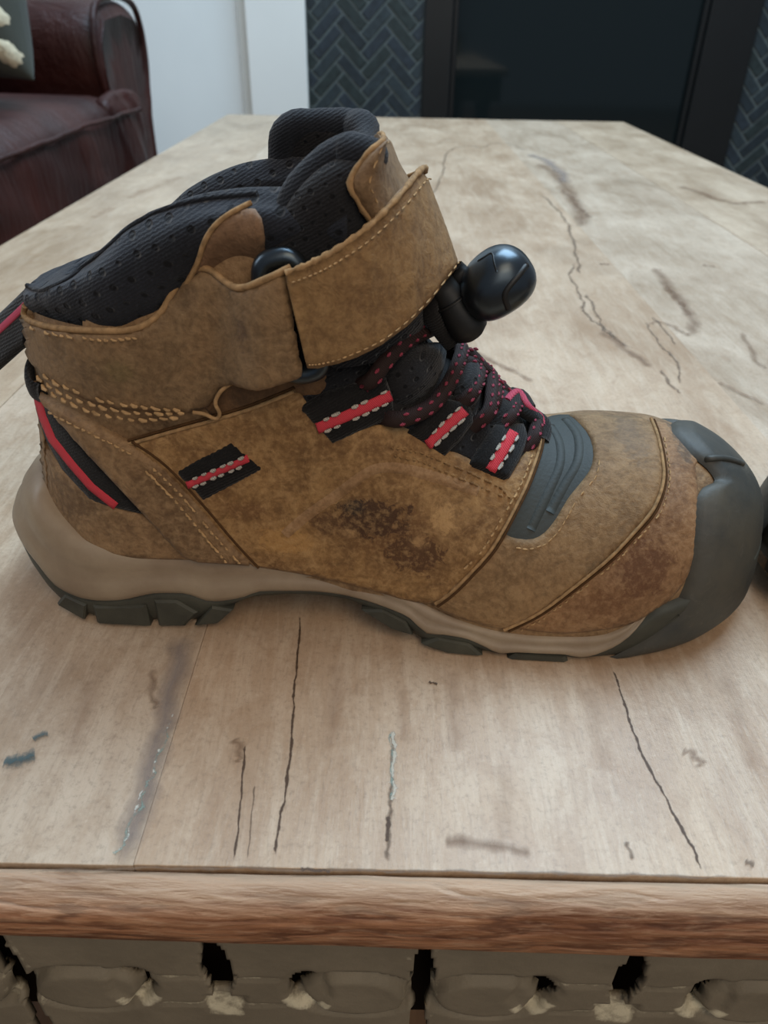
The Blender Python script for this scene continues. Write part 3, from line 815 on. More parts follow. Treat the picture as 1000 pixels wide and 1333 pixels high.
def stitches(rows, mat=None, ln=5.5, gap=3.5, r=0.00042, lift=0.0013, bvh=None, parent=None, name='stitching', slant=0.0):
    parts = []
    for pts in rows:
        P = path_px(pts, 0.5); acc = 0; i = 0
        L = [0.0]
        for a, b in zip(P, P[1:]): L.append(L[-1] + np.linalg.norm(b - a))
        def atl(s):
            for m in range(1, len(L)):
                if L[m] >= s: return P[m]
            return P[-1]
        s = gap
        while s + ln < L[-1]:
            a, b = atl(s), atl(s + ln); t = (b - a); nn2 = np.array([-t[1], t[0], 0]) * slant
            q = []; jy = rnd.uniform(-0.7, 0.7); rr = r * rnd.uniform(0.7, 1.05)
            for k, u in enumerate((0.0, 0.5, 1.0)):
                p = a + (b - a) * u + nn2 * (u - 0.5) + np.array([0, jy, 0])
                h, nrm = hit(p[0], p[1], bvh); q.append(h + nrm * (lift + (0.00025 if k == 1 else -0.0001)))
            if rnd.random() > 0.06: parts.append(tube_data(q, [rr * 0.6, rr, rr * 0.6], 6))
            s += ln + gap
    V, F = join_data(parts)
    o = mesh(name, V, F, mat or THREAD, parent or boot); o['kind'] = 'stuff'
    return o
def strip(p, q, w0, w1=None):
    """pixel rectangle round the segment p-q"""
    w1 = w1 or w0
    p = np.array(p, float); q = np.array(q, float); t = (q - p) / np.linalg.norm(q - p); nn = np.array([-t[1], t[0]])
    return [tuple(p + nn * w0 / 2), tuple(q + nn * w1 / 2), tuple(q - nn * w1 / 2), tuple(p - nn * w0 / 2)]
def poly_strip(pts, w):
    P = [np.array(p, float) for p in pts]; L = []; R_ = []
    for i in range(len(P)):
        t = P[min(i + 1, len(P) - 1)] - P[max(i - 1, 0)]; t /= np.linalg.norm(t); nn = np.array([-t[1], t[0]])
        L.append(tuple(P[i] + nn * w / 2)); R_.append(tuple(P[i] - nn * w / 2))
    return L + R_[::-1]

# ---- sole
SO0, SO1 = -0.1175, 0.1125
SHW = [(-0.1175, 0.0345), (-0.085, 0.0348), (-0.055, 0.0335), (-0.015, 0.0330), (0.02, 0.0415), (0.05, 0.0432), (0.1125, 0.0432)]
def shw(s):
    h = interp(s, SHW)
    e = min(1, max(0, (s - SO0) / 0.042)); h *= math.sqrt(max(0, 1 - (1 - e) ** 2))
    e = min(1, max(0, (SO1 - s) / 0.055)); h *= math.sqrt(max(0, 1 - (1 - e) ** 2))
    return h
def sole_loop(nh=150):
    s = [SO0 + (SO1 - SO0) * (0.5 - 0.5 * math.cos(math.pi * i / nh)) for i in range(nh + 1)]
    return [(x, yc(x) - shw(x), -1) for x in s] + [(x, yc(x) + shw(x), 1) for x in s[1:-1][::-1]]
LOOP = sole_loop()
NL = len(LOOP)
def loop_normals():
    out = []
    for i in range(NL):
        a = LOOP[i - 1]; b = LOOP[(i + 1) % NL]; t = np.array([b[0] - a[0], b[1] - a[1]]); t /= np.linalg.norm(t)
        out.append((t[1], -t[0]))
    return out
LN = loop_normals()
Z_TOP = [(-0.1175, 0.040), (-0.108, 0.0385), (-0.100, 0.0350), (-0.092, 0.0310), (-0.084, 0.0275), (-0.064, 0.0262), (-0.042, 0.0262), (-0.021, 0.0243), (0.0, 0.0190), (0.021, 0.0112), (0.043, 0.0078), (0.060, 0.0092), (0.068, 0.0130), (0.075, 0.0190), (0.085, 0.024), (0.1125, 0.026)]
Z_MID = [(-0.1175, 0.0215), (-0.110, 0.0195), (-0.103, 0.0160), (-0.096, 0.0100), (-0.088, 0.0088), (-0.076, 0.0100), (-0.064, 0.0128), (-0.058, 0.0128), (-0.050, 0.0100), (-0.042, 0.0115), (-0.035, 0.0145), (-0.022, 0.0150), (-0.009, 0.0135), (0.000, 0.0122), (0.006, 0.0110), (0.0125, 0.0062), (0.017, 0.0070), (0.022, 0.0066), (0.028, 0.0040), (0.033, 0.0016), (0.037, 0.0026), (0.050, 0.0028), (0.055, 0.0018), (0.063, 0.0055), (0.069, 0.0120), (0.076, 0.018), (0.1125, 0.024)]
Z_BOT = [(-0.1175, 0.0120), (-0.112, 0.0070), (-0.104, 0.0028), (-0.094, 0.0006), (-0.085, 0.0), (-0.062, 0.0), (-0.052, 0.0012), (-0.046, 0.0060), (-0.038, 0.0105), (-0.024, 0.0118), (-0.012, 0.0105), (-0.004, 0.0070), (0.006, 0.0028), (0.016, 0.0), (0.070, 0.0), (0.085, 0.0012), (0.098, 0.0045), (0.1125, 0.0100)]
# midsole: lip at the top, soft groove, bulging foot
V = []
prof_m = [(-0.0085, 1.02), (-0.0052, 1.015), (-0.0030, 0.96), (-0.0014, 0.84), (-0.0006, 0.62), (-0.0010, 0.46), (0.0000, 0.36), (0.0006, 0.14), (0.0002, 0.03), (-0.0012, -0.03), (-0.0060, -0.05)]
for (x, y, sd), (nx, ny) in zip(LOOP, LN):
    zt, zm = interp(x, Z_TOP), interp(x, Z_MID)
    back = sstep(-0.095, -0.1175, x)
    for d, f in prof_m:
        z = zm + (zt - zm) * f
        lx = -lean(x, z) * 0.0 + back * 0.009 * max(0, f) ** 1.5
        d -= 0.0050 * sstep(0.066, 0.078, x)
        V.append((x + nx * d + lx, y + ny * d, z))
F = grid_faces(NL, len(prof_m), True, False)
mids = mesh('midsole', V, F, MIDS, boot)
# outsole wall and tread
V = []
prof_o = [(-0.0060, 1.0), (-0.0006, 1.0), (-0.0002, 0.85), (-0.0008, 0.5), (-0.0020, 0.15), (-0.0034, 0.0), (-0.012, 0.02)]
for (x, y, sd), (nx, ny) in zip(LOOP, LN):
    zt, zb = interp(x, Z_MID) + 0.0002, interp(x, Z_BOT)
    for d, f in prof_o:
        V.append((x + nx * d, y + ny * d, max(zb, zb + (zt - zb) * f)))
k = len(prof_o)
F = grid_faces(NL, k, True, False)
half = NL // 2
ids = [i * k + k - 1 for i in range(NL)]
for i in range(1, half):                                    # bottom skin across the sole
    a, b = ids[i], ids[(NL - i) % NL]; c, d = ids[i + 1], ids[(NL - i - 1) % NL]
    F.append((a, c, d, b) if c != d else (a, c, b))
outs = mesh('outsole', V, F, OUTS, boot)

# tread lugs standing proud on the near and far wall
def side_lug(poly, sd, th=0.0014):
    """poly in (x along, z) on the sole wall"""
    vs = []; m = len(poly)
    cx = sum(p[0] for p in poly) / m; cz = sum(p[1] for p in poly) / m
    for lay, (sc, d) in enumerate(((1.0, -0.003), (1.0, th * 0.5), (0.86, th))):
        for x, z in poly:
            x2, z2 = cx + (x - cx) * sc, cz + (z - cz) * sc
            yy = yc(x2) + sd * (shw(x2) + d - 0.0008)
            vs.append((x2, yy, z2))
    fs = [tuple(range(2 * m, 3 * m))]
    for L in range(2):
        for i in range(m):
            j = (i + 1) % m; fs.append((L * m + i, L * m + j, (L + 1) * m + j, (L + 1) * m + i))
    return vs, fs
lugs = [[(-0.0985, 0.0030), (-0.0890, 0.0008), (-0.0870, 0.0070), (-0.0940, 0.0085)],
        [(-0.0850, 0.0006), (-0.0690, 0.0006), (-0.0690, 0.0085), (-0.0850, 0.0072)],
        [(-0.0665, 0.0006), (-0.0590, 0.0006), (-0.0545, 0.0060), (-0.0600, 0.0105), (-0.0665, 0.0105)],
        [(-0.0560, 0.0010), (-0.0490, 0.0022), (-0.0440, 0.0075), (-0.0500, 0.0085)],
        [(-0.0070, 0.0095), (0.0020, 0.0050), (0.0080, 0.0046), (0.0060, 0.0088), (-0.0010, 0.0112)],
        [(0.0105, 0.0022), (0.0180, 0.0006), (0.0280, 0.0006), (0.0240, 0.0046), (0.0150, 0.0056)],
        [(0.0350, 0.0003), (0.0520, 0.0003), (0.0510, 0.0022), (0.0370, 0.0022)]]
for lg in lugs:
    for sd in (-1, 1):
        v, f = side_lug(lg, sd)
        mesh('tread_lug', v, f, OUTS, outs, False)

# ---- rubber toe cap wrapped over the toe, both sides
CAPB = [(0.0, 0.0640), (0.06, 0.0680), (0.14, 0.0745), (0.22, 0.0792), (0.30, 0.0808), (0.40, 0.0816), (0.52, 0.0820), (0.60, 0.0826), (0.67, 0.0850), (0.72, 0.0892), (0.78, 0.0878), (0.86, 0.0835), (1.0, 0.0800)]
V = []; NU, NVc = 46, 97
for j in range(NVc):
    th = 2.0 * j / (NVc - 1); tt = th if th <= 1 else 2 - th
    sb = interp(tt, CAPB)
    for i in range(NU):
        u = i / (NU - 1); s = sb + (S1 - 0.0002 - sb) * (1 - (1 - u) ** 1.8)
        p = body_pt(s, th); e = 2e-4
        a = body_pt(min(S1, s + e), th) - body_pt(s - e, th); b = body_pt(s, min(2, th + 0.01)) - body_pt(s, max(0, th - 0.01))
        nn = a.cross(b); nn = nn.normalized() if nn.length > 1e-12 else Vector((1, 0, 0))
        if nn.dot(p - Vector((0.05, yc(s), 0.02))) < 0: nn = -nn
        if i > NU - 4: nn = Vector((1, 0, 0.05)).normalized() if i == NU - 1 else nn
        off = 0.0004 + 0.0026 * min(1, (u * 9)) ** 0.5 + 0.0012 * u
        q = p + nn * off
        if tt < 0.42:
            k = ((0.42 - tt) / 0.42) ** 1.3; zb = interp(q.x, Z_BOT) + 0.0002
            sg = -1 if th < 1 else 1; ye = yc(q.x) + sg * (shw(min(q.x, SO1 - 0.00002)) + 0.0010 - 0.0030 * max(0, (k - 0.75) / 0.25))
            m = sstep(0.0, 0.5, k) * min(1, u * 12)
            if u < 0.93: q.y = q.y + (ye - q.y) * m
            q.z = q.z + (zb - q.z) * k ** 1.4
        V.append(q)
cap = mesh('toe_cap', V, grid_faces(NVc, NU), CAPM, boot)
cap_bvh = BVHTree.FromPolygons([Vector(q) for q in V], grid_faces(NVc, NU))
dtube('cap_ridge', [(906, 600), (925, 597), (945, 597), (968, 604)], 0.0010, CAPM, 0.0002, cap_bvh, cap, 4, 0.7)
dtube('cap_groove', [(832, 818), (850, 817), (868, 812), (884, 800)], 0.0004, OUTS, 0.0001, cap_bvh, cap, 4)

# ---- leather panels, lowest layer first
drape('toe_panel', [(640, 812), (700, 822), (745, 824), (800, 817), (832, 808), (864, 788), (890, 760), (906, 720), (909, 680), (907, 620), (903, 603), (922, 592), (938, 588), (925, 576), (900, 562), (876, 551), (850, 547), (842, 560), (846, 590), (848, 620), (836, 655), (780, 722), (690, 788)], L_toe, 0.0006)
drape('flex_insert', [(640, 720), (655, 690), (672, 655), (690, 615), (700, 580), (704, 548), (722, 541), (745, 541), (765, 549), (780, 575), (782, 612), (765, 640), (742, 668), (725, 695), (700, 712), (665, 712)], FLEX, 0.0007)
for k, cv in enumerate(([(716, 556), (727, 575), (729, 605), (714, 640), (690, 690)], [(736, 548), (752, 570), (752, 602), (735, 632), (715, 668)])):
    dtube('flex_rib', cv, 0.0016, FLEX, 0.0003, flat=0.5)
drape('vamp_panel', [(556, 782), (580, 796), (610, 806), (655, 818), (680, 808), (700, 796), (745, 764), (790, 728), (825, 692), (850, 662), (862, 628), (861, 600), (855, 570), (846, 547), (800, 544), (770, 542), (738, 540), (752, 551), (767, 569), (773, 590), (770, 611), (757, 629), (741, 647), (731, 663), (720, 681), (705, 697), (689, 703), (666, 700), (655, 694), (640, 712), (612, 742)], L_vamp, 0.0014)
drape('ankle_gusset', [(262, 540), (280, 500), (330, 480), (395, 465), (430, 480), (425, 515), (380, 520), (320, 540)], leather('dark_brown_suede', srgb(104, 74, 46), srgb(82, 58, 36), srgb(122, 90, 58)), 0.0006)
drape('heel_counter', [(40, 500), (36, 560), (38, 620), (44, 664), (60, 692), (98, 716), (140, 724), (200, 727), (262, 728), (230, 700), (190, 670), (145, 660), (112, 640), (80, 610), (54, 570)], L_body, 0.0007)
quarter = drape('quarter_panel', [(165, 578), (223, 560), (281, 544), (324, 531), (360, 517), (388, 505), (404, 530), (440, 562), (480, 553), (512, 552), (540, 562), (575, 585), (600, 592), (630, 612), (656, 622), (676, 598), (692, 580), (703, 566), (701, 585), (687, 624), (668, 662), (640, 712), (612, 744), (588, 768), (566, 784), (530, 780), (500, 770), (450, 757), (400, 746), (350, 738), (325, 734), (280, 690), (240, 640), (200, 600)], L_quarter, 0.0016)
xband = drape('heel_cross_strap', [(40, 488), (66, 518), (110, 541), (170, 574), (190, 586), (218, 608), (262, 655), (300, 700), (334, 734), (300, 731), (246, 728), (225, 706), (190, 668), (151, 625), (112, 582), (84, 549), (58, 520)], L_body, 0.0024)
# raised moulded rim round the scuffed window of the quarter
dtube('moulded_rim', [(372, 692), (400, 668), (440, 640), (478, 612), (500, 606), (530, 610), (570, 622), (620, 640)], 0.0019, leather('rim_leather', srgb(160, 124, 86), srgb(128, 96, 62), srgb(184, 150, 112)), 0.0010, flat=0.5)
# collar leather with its tab that folds round the ring
tab_lift = lambda x, y: 0.0085 * sstep(275, 355, x)
collar_panel = drape('collar_panel', [(29, 400), (45, 416), (75, 426), (120, 430), (165, 430), (190, 424), (215, 407), (238, 378), (256, 359), (276, 353), (294, 362), (316, 369), (338, 360), (362, 350), (370, 390), (380, 432), (391, 470), (384, 475), (348, 486), (321, 490), (302, 492), (286, 504), (277, 522), (262, 532), (220, 535), (180, 532), (140, 526), (100, 512), (64, 490), (38, 462)], L_collar, 0.0022, rough=0.6, liftfn=tab_lift)
dtube('leather_edge', [(31, 398), (45, 416), (75, 425), (120, 429), (165, 429), (190, 423), (215, 406), (238, 377), (256, 358), (276, 352), (294, 361), (316, 368), (338, 359), (361, 350)], 0.0008, L_edge, 0.0016, parent=collar_panel, liftfn=tab_lift)
stitches([[(48, 424), (62, 429), (100, 436), (150, 440), (185, 436)]], lift=0.0024, ln=5, gap=4, parent=collar_panel, slant=0.4)
stitches([[(52, 473), (64, 482), (85, 495), (110, 506), (150, 518), (200, 525), (250, 528)],
          [(56, 484), (68, 493), (90, 507), (120, 519), (160, 529), (205, 533), (250, 531)],
          [(62, 496), (74, 505), (95, 518), (125, 530), (165, 539), (205, 540), (245, 535)]], lift=0.0026, ln=9, gap=5, r=0.0006, parent=collar_panel, slant=0.25)
dtube('corded_notch', [(254, 531), (270, 533), (284, 541), (290, 532), (282, 520), (290, 503), (306, 492)], 0.0005, L_edge, 0.0024, parent=collar_panel)
# seam edges, dark tubes for the gap shadows, and stitch rows
dtube('seam_edge', [(165, 577), (223, 560), (281, 544), (324, 531), (360, 517), (386, 506)], 0.0005, L_edge, 0.0011, parent=quarter)
dtube('seam_edge', [(703, 570), (700, 588), (687, 624), (668, 662), (640, 712), (612, 744), (588, 768), (566, 784)], 0.0005, L_edge, 0.0011, parent=quarter)
dtube('seam_shadow', [(168, 572), (223, 556), (281, 540), (324, 527), (360, 513), (384, 503)], 0.0004, SEAM, 0.0006, parent=quarter)
dtube('seam_shadow', [(706, 572), (703, 590), (690, 626), (671, 664), (643, 715), (615, 747), (591, 771), (569, 787)], 0.0004, SEAM, 0.0014, parent=quarter)
dtube('seam_shadow', [(174, 571), (194, 584), (222, 606), (266, 653), (304, 698), (338, 735)], 0.0004, SEAM, 0.0015, parent=quarter)
stitches([[(200, 600), (240, 640), (280, 688), (318, 730)], [(190, 603), (228, 642), (268, 690), (300, 728)]], lift=0.0026, parent=xband)
stitches([[(70, 530), (100, 546), (140, 566), (175, 585)]], lift=0.0026, parent=xband)
stitches([[(692, 590), (676, 628), (656, 664), (628, 712), (600, 742)]], lift=0.0018, parent=quarter)
stitches([[(500, 580), (540, 588), (580, 604), (640, 632), (660, 650)], [(505, 590), (545, 600), (590, 620), (650, 648)]], lift=0.0018, ln=4.5, mat=L_quarter, parent=quarter)
vs_ = bpy.data.objects['vamp_panel']
stitches([[(780, 600), (776, 622), (762, 640), (748, 656), (738, 674), (726, 692), (708, 708), (690, 714), (666, 712)]], lift=0.0015, parent=vs_, r=0.0003)
dtube('seam_edge', [(656, 817), (700, 796), (745, 764), (790, 728), (825, 692), (850, 662), (862, 628), (861, 600), (855, 570), (847, 549)], 0.0005, L_edge, 0.0010, parent=vs_)
dtube('seam_shadow', [(662, 820), (704, 799), (749, 767), (794, 731), (829, 695), (854, 665), (866, 629), (865, 600), (859, 570), (851, 549)], 0.0004, SEAM, 0.0006, parent=vs_)
stitches([[(672, 822), (706, 803), (750, 771), (796, 735), (832, 698), (858, 668), (870, 630), (869, 600), (863, 570)]], lift=0.0008, ln=4.5, gap=4, parent=bpy.data.objects['toe_panel'], r=0.0003)
# black mesh under the laces
drape('lace_gusset', [(386, 505), (410, 480), (450, 455), (500, 425), (545, 400), (575, 412), (600, 440), (640, 485), (690, 532), (706, 556), (703, 570), (672, 602), (650, 620), (600, 596), (560, 578), (520, 560), (470, 562), (430, 568), (404, 545)], MESHB, 0.0005)
for nm, pl, dm in (('mesh_puff', [(500, 480), (520, 455), (550, 447), (580, 450), (578, 480), (560, 510), (530, 530), (506, 522)], 0.0045),
                   ('mesh_puff', [(592, 470), (615, 475), (622, 500), (618, 535), (596, 540), (584, 520)], 0.0045),
                   ('mesh_puff', [(632, 495), (650, 500), (660, 520), (655, 550), (636, 552)], 0.0035),
                   ('mesh_puff', [(512, 430), (545, 405), (560, 408), (575, 430), (540, 436), (505, 446)], 0.005)):
    drape(nm, pl, MESHB, 0.001, 5.0, dome=dm)

# ---- padded collar: one soft roll from the near throat round the heel to the far throat
CREST = [(-0.105, 0.0925), (-0.094, 0.0950), (-0.0796, 0.1015), (-0.0716, 0.1052), (-0.0618, 0.1105), (-0.0526, 0.1144), (-0.042, 0.1175), (-0.030, 0.1190), (-0.008, 0.1195)]
LEDGE = [(-0.105, 0.0845), (-0.097, 0.0860), (-0.082, 0.0895), (-0.069, 0.0895), (-0.058, 0.0930), (-0.047, 0.1015), (-0.034, 0.1080), (-0.008, 0.1080)]
ss = [(-0.010) + (S0 + 0.00005 + 0.010) * (i / 70) ** 0.8 for i in range(71)]
ss = [-0.010 + (S0 + 0.010) * math.sin(math.pi / 2 * i / 70) for i in range(71)]
cpath = [(s, yc(s) - hw(s) * 0.965) for s in ss] + [(s, yc(s) + hw(s) * 0.965) for s in ss[:-1][::-1]]
V = []; NP = len(cpath); nprof = 0
for i in range(NP):
    a = cpath[max(0, i - 1)]; b = cpath[min(NP - 1, i + 1)]
    t = np.array([b[0] - a[0], b[1] - a[1]]); t /= np.linalg.norm(t)
    nx, ny = t[1], -t[0]
    if (cpath[i][0] + 0.06) * nx + (cpath[i][1] - 0.037) * ny < 0: nx, ny = -nx, -ny
    s = cpath[i][0]; c = interp(s + 0.009 * min(1, max(0, (-0.02 - s) / 0.085)), CREST); e = interp(s + 0.008 * min(1, max(0, (-0.02 - s) / 0.085)), LEDGE)
    hh = c - e
    prof = [(-0.0130, e - 0.022), (-0.0150, e - 0.004), (-0.0155, e + hh * 0.45), (-0.0140, c - 0.0035), (-0.0095, c), (-0.0042, c - 0.0022), (-0.0005, c - hh * 0.30), (0.0008, c - hh * 0.58), (-0.0004, e + 0.0015), (-0.0045, e - 0.005)]
    sp = spline([(d, z, 0) for d, z in prof], 4, True)
    nprof = len(sp)
    for q in sp:
        puff = 0.0006 * wobble(i * 0.25, 1) if q[0] > -0.008 else 0
        V.append((cpath[i][0] + nx * (q[0] + puff) + lean(s, q[1]), cpath[i][1] + ny * (q[0] + puff), q[1]))
F = grid_faces(NP, nprof, False, True) + [tuple(range(nprof)), tuple((NP - 1) * nprof + m for m in range(nprof))]
collar = mesh('padded_collar', V, F, MESHN, boot)
collar_bvh = BVHTree.FromPolygons([Vector(v) for v in V], F)
# lining inside the ankle and the footbed
V = []; nl = 40
lv = [(-0.0075, 0.092), (-0.010, 0.075), (-0.009, 0.05), (-0.008, 0.028), (-0.016, 0.020)]
for i in range(0, NP):
    a = cpath[max(0, i - 1)]; b = cpath[min(NP - 1, i + 1)]
    t = np.array([b[0] - a[0], b[1] - a[1]]); t /= np.linalg.norm(t); nx, ny = t[1], -t[0]
    if (cpath[i][0] + 0.06) * nx + (cpath[i][1] - 0.037) * ny < 0: nx, ny = -nx, -ny
    for d, z in lv: V.append((cpath[i][0] + nx * d + lean(cpath[i][0], z), cpath[i][1] + ny * d, z))
F = grid_faces(NP, len(lv))
for i in range(NP // 2):
    F.append((i * 5 + 4, (i + 1) * 5 + 4, (NP - 2 - i) * 5 + 4, (NP - 1 - i) * 5 + 4))
mesh('lining', V, F, LINING, boot)
# leather facing that laps up over the padding beside the tongue
cf = drape('collar_facing', [(236, 374), (252, 345), (268, 312), (290, 286), (330, 270), (345, 290), (345, 362), (316, 372), (294, 366), (262, 362)], leather('facing_leather', srgb(128, 98, 72), srgb(104, 78, 56), srgb(150, 118, 88)), 0.0012, 5.0, collar_bvh, rough=0.5)
dtube('leather_edge', [(233, 378), (252, 346), (267, 313), (290, 287), (328, 270)], 0.0006, L_edge, 0.0010, collar_bvh, cf)
dtube('collar_piping', [(36, 372), (60, 350), (100, 328), (150, 300), (200, 278), (260, 260), (335, 252)], 0.0007, LINING, 0.0000, collar_bvh, collar)

# ---- tongue
TP = [(-0.0300, 0.0150), (-0.0240, 0.0115), (-0.0140, 0.0120), (-0.0050, 0.0175), (0.0015, 0.0270), (0.0030, 0.0380), (0.0015, 0.0490), (-0.0050, 0.0585), (-0.0140, 0.0645), (-0.0240, 0.0650), (-0.0310, 0.0620)]
tp = spline([(*p, 0) for p in TP], 10)
REAR = [(0.070, -0.031), (0.095, -0.0310), (0.104, -0.0300), (0.110, -0.0280), (0.115, -0.0255), (0.119, -0.0225), (0.1225, -0.0185), (0.1255, -0.0140), (0.1270, -0.0110)]
REARF = [(0.070, -0.034), (0.110, -0.0355), (0.118, -0.0360), (0.1235, -0.0350), (0.1270, -0.0320)]
zs = [0.082 + (0.1270 - 0.082) * (1 - (1 - k / 39) ** 1.4) for k in range(40)]
FRT = 0.0030
def tong(u, z, d):
    i = min(len(tp) - 1, max(0, u * (len(tp) - 1))); i0 = int(min(i, len(tp) - 2)); f = i - i0
    p = tp[i0] * (1 - f) + tp[i0 + 1] * f
    t = tp[min(i0 + 1, len(tp) - 1)] - tp[max(0, i0 - 1)]; t = t / np.linalg.norm(t)
    nx, ny = t[1], -t[0]
    ra = interp(z, REAR); rb = interp(z, REARF); mf = sstep(0.42, 0.62, u); k = (ra + (rb - ra) * mf - FRT) / (-0.033 - FRT)
    dip = 0.0035 * sstep(0.25, 0.5, u) * (1 - sstep(0.5, 0.75, u)) * 0
    fwd = -0.0125 * sstep(0.100, 0.128, z) * sstep(0.15, 0.45, u) * (1 - sstep(0.55, 0.85, u))
    x = FRT + (p[0] - FRT) * k + fwd
    yy = 0.0375 + (p[1] - 0.0375) * (1 - 0.10 * sstep(0.118, 0.132, z))
    zz = z - 0.0035 * sstep(0.3, 0.5, u) * (1 - sstep(0.5, 0.72, u)) * sstep(0.11, 0.13, z)
    return Vector((x + nx * d, yy + ny * d, zz))
NUt, NVt = 90, 40
def tsheet(sign):
    out = []
    for i in range(NUt):
        u = i / (NUt - 1); eu = min(1, min(u, 1 - u) * 14)
        for j in range(NVt):
            ez = min(1, (NVt - 1 - j) / 7)
            th = 0.0048 * math.sqrt(max(0, 1 - (1 - eu) ** 2)) * (math.sqrt(max(0, 1 - (1 - ez) ** 2)))
            quilt = 0.0010 * (1 - abs(math.cos(u * 16))) ** 2 * 0
            out.append(tong(u, zs[j], sign * (th + quilt)))
    return out
Vo, Vi = tsheet(1), tsheet(-1)
F1 = grid_faces(NUt, NVt); n0 = len(Vo)
F = F1 + [tuple(i + n0 for i in f)[::-1] for f in F1]
tongue = mesh('tongue', Vo + Vi, F, MESHB, boot)
tongue_bvh = BVHTree.FromPolygons(Vo + Vi, F)
rim = [tong(0.012, z, 0.0006) for z in zs[4:-3:2]] + [tong(0.012 + 0.976 * k / 50, zs[-3], 0.0) for k in range(1, 50)] + [tong(0.988, z, 0.0006) for z in zs[4:-3:2][::-1]]
for _ in range(3): rim = [rim[0]] + [(rim[i - 1] + rim[i] * 2 + rim[i + 1]) / 4 for i in range(1, len(rim) - 1)] + [rim[-1]]
nr0 = len(zs[4:-3:2])
rrad = [(0.0042 + 0.0004 * wobble(i * 0.35, 2)) * (1 - 0.42 * sstep(0.14, 0.24, (i - nr0) / 50) * (1 - sstep(0.58, 0.70, (i - nr0) / 50))) for i in range(len(rim))]
v, f = tube_data(rim, rrad, 14)
mesh('rolled_edge', v, f, LINING, tongue)
# leather tab sewn to the front of the tongue
TABM = leather('tab_leather', srgb(136, 108, 77), srgb(112, 87, 60), srgb(160, 132, 98))
UN = [(0.100, 0.300), (0.113, 0.262), (0.119, 0.205), (0.123, 0.160), (0.1252, 0.180), (0.1263, 0.225), (0.1269, 0.310)]
UF = [(0.100, 0.640), (0.119, 0.620), (0.1252, 0.580), (0.1263, 0.530), (0.1269, 0.460)]
NA_, NZ_ = 26, 26; V = []
zl_ = [0.100 + 0.0269 * (1 - (1 - k / (NZ_ - 1)) ** 1.7) for k in range(NZ_)]
for lay in (0, 1):
    for i in range(NA_):
        for z in zl_:
            un, uf = interp(z, UN), interp(z, UF); u = un + (uf - un) * i / (NA_ - 1)
            e = min(i, NA_ - 1 - i, (NZ_ - 1 - zl_.index(z))) / 2.0; e = min(1.0, e) ** 0.5
            q = tong(u, z, (0.0058 + 0.0016 * e if lay == 0 else 0.0046) - 0.0012 * sstep(0.122, 0.1269, z))
            q.z += 0.0030 * sstep(0.1215, 0.1269, z); V.append(q)
g_ = grid_faces(NA_, NZ_); n_ = NA_ * NZ_; F = g_ + [tuple(k + n_ for k in f)[::-1] for f in g_]
for a_ in range(NA_ - 1):
    for b_ in (0, NZ_ - 1): F.append((a_ * NZ_ + b_, (a_ + 1) * NZ_ + b_, n_ + (a_ + 1) * NZ_ + b_, n_ + a_ * NZ_ + b_))
for b_ in range(NZ_ - 1):
    for a_ in (0, NA_ - 1): F.append((a_ * NZ_ + b_, a_ * NZ_ + b_ + 1, n_ + a_ * NZ_ + b_ + 1, n_ + a_ * NZ_ + b_))
tab = mesh('leather_tab', V, F, TABM, boot)
rim_ = [V[b_] for b_ in range(4, NZ_)] + [V[a_ * NZ_ + NZ_ - 1] for a_ in range(1, NA_)] + [V[(NA_ - 1) * NZ_ + b_] for b_ in range(NZ_ - 2, 4, -1)]
v, f = tube_data(rim_, [0.0006 + 0.0002 * wobble(i * 1.1, 1) for i in range(len(rim_))], 7); mesh('leather_edge', v, f, L_edge, tab)
parts = []
row = [V[3 * NZ_ + b_] for b_ in range(6, NZ_ - 3)] + [V[a_ * NZ_ + NZ_ - 4] for a_ in range(4, NA_ - 4)]
for a_, b_ in zip(row[::2], row[1::2]):
    parts.append(tube_data([a_, (a_ + b_) / 2 + Vector((-0.0001, -0.0002, 0.0001)), b_], [0.0001, 0.00025, 0.0001], 6))
o = mesh('stitching', *join_data(parts), THREAD, tab); o['kind'] = 'stuff'

# ---- ankle strap: band from the ring round the front to the far side
top_e = [at_off(371, 358, -0.0022), at_off(408, 343, -0.0018), at_off(440, 325, 0.0008), at_off(480, 296, 0.0055), at_off(518, 258, 0.0135), at_off(548, 222, 0.0290), Vector((0.0048, 0.0430, 0.1185)), Vector((-0.0040, 0.0580, 0.1135)), Vector((-0.0180, 0.0690, 0.1060)), Vector((-0.0340, 0.0725, 0.0980))]
bot_e = [at_off(400, 481, -0.0022), at_off(420, 480, -0.0016), at_off(455, 470, 0.0004), at_off(505, 446, 0.0045), at_off(555, 402, 0.0140), at_off(596, 350, 0.0300), Vector((0.0140, 0.0450, 0.0945)), Vector((0.0060, 0.0600, 0.0890)), Vector((-0.0120, 0.0705, 0.0820)), Vector((-0.0300, 0.0740, 0.0760))]
te = spline(top_e, 10); be = spline(bot_e, 10)
nb = 12; V = []
for sgn in (0, 1):
    for a, b in zip(te, be):
        for k in range(nb + 1):
            V.append(Vector(a) * (1 - k / nb) + Vector(b) * (k / nb))
nrow = nb + 1; ncol = len(te); half_n = ncol * nrow
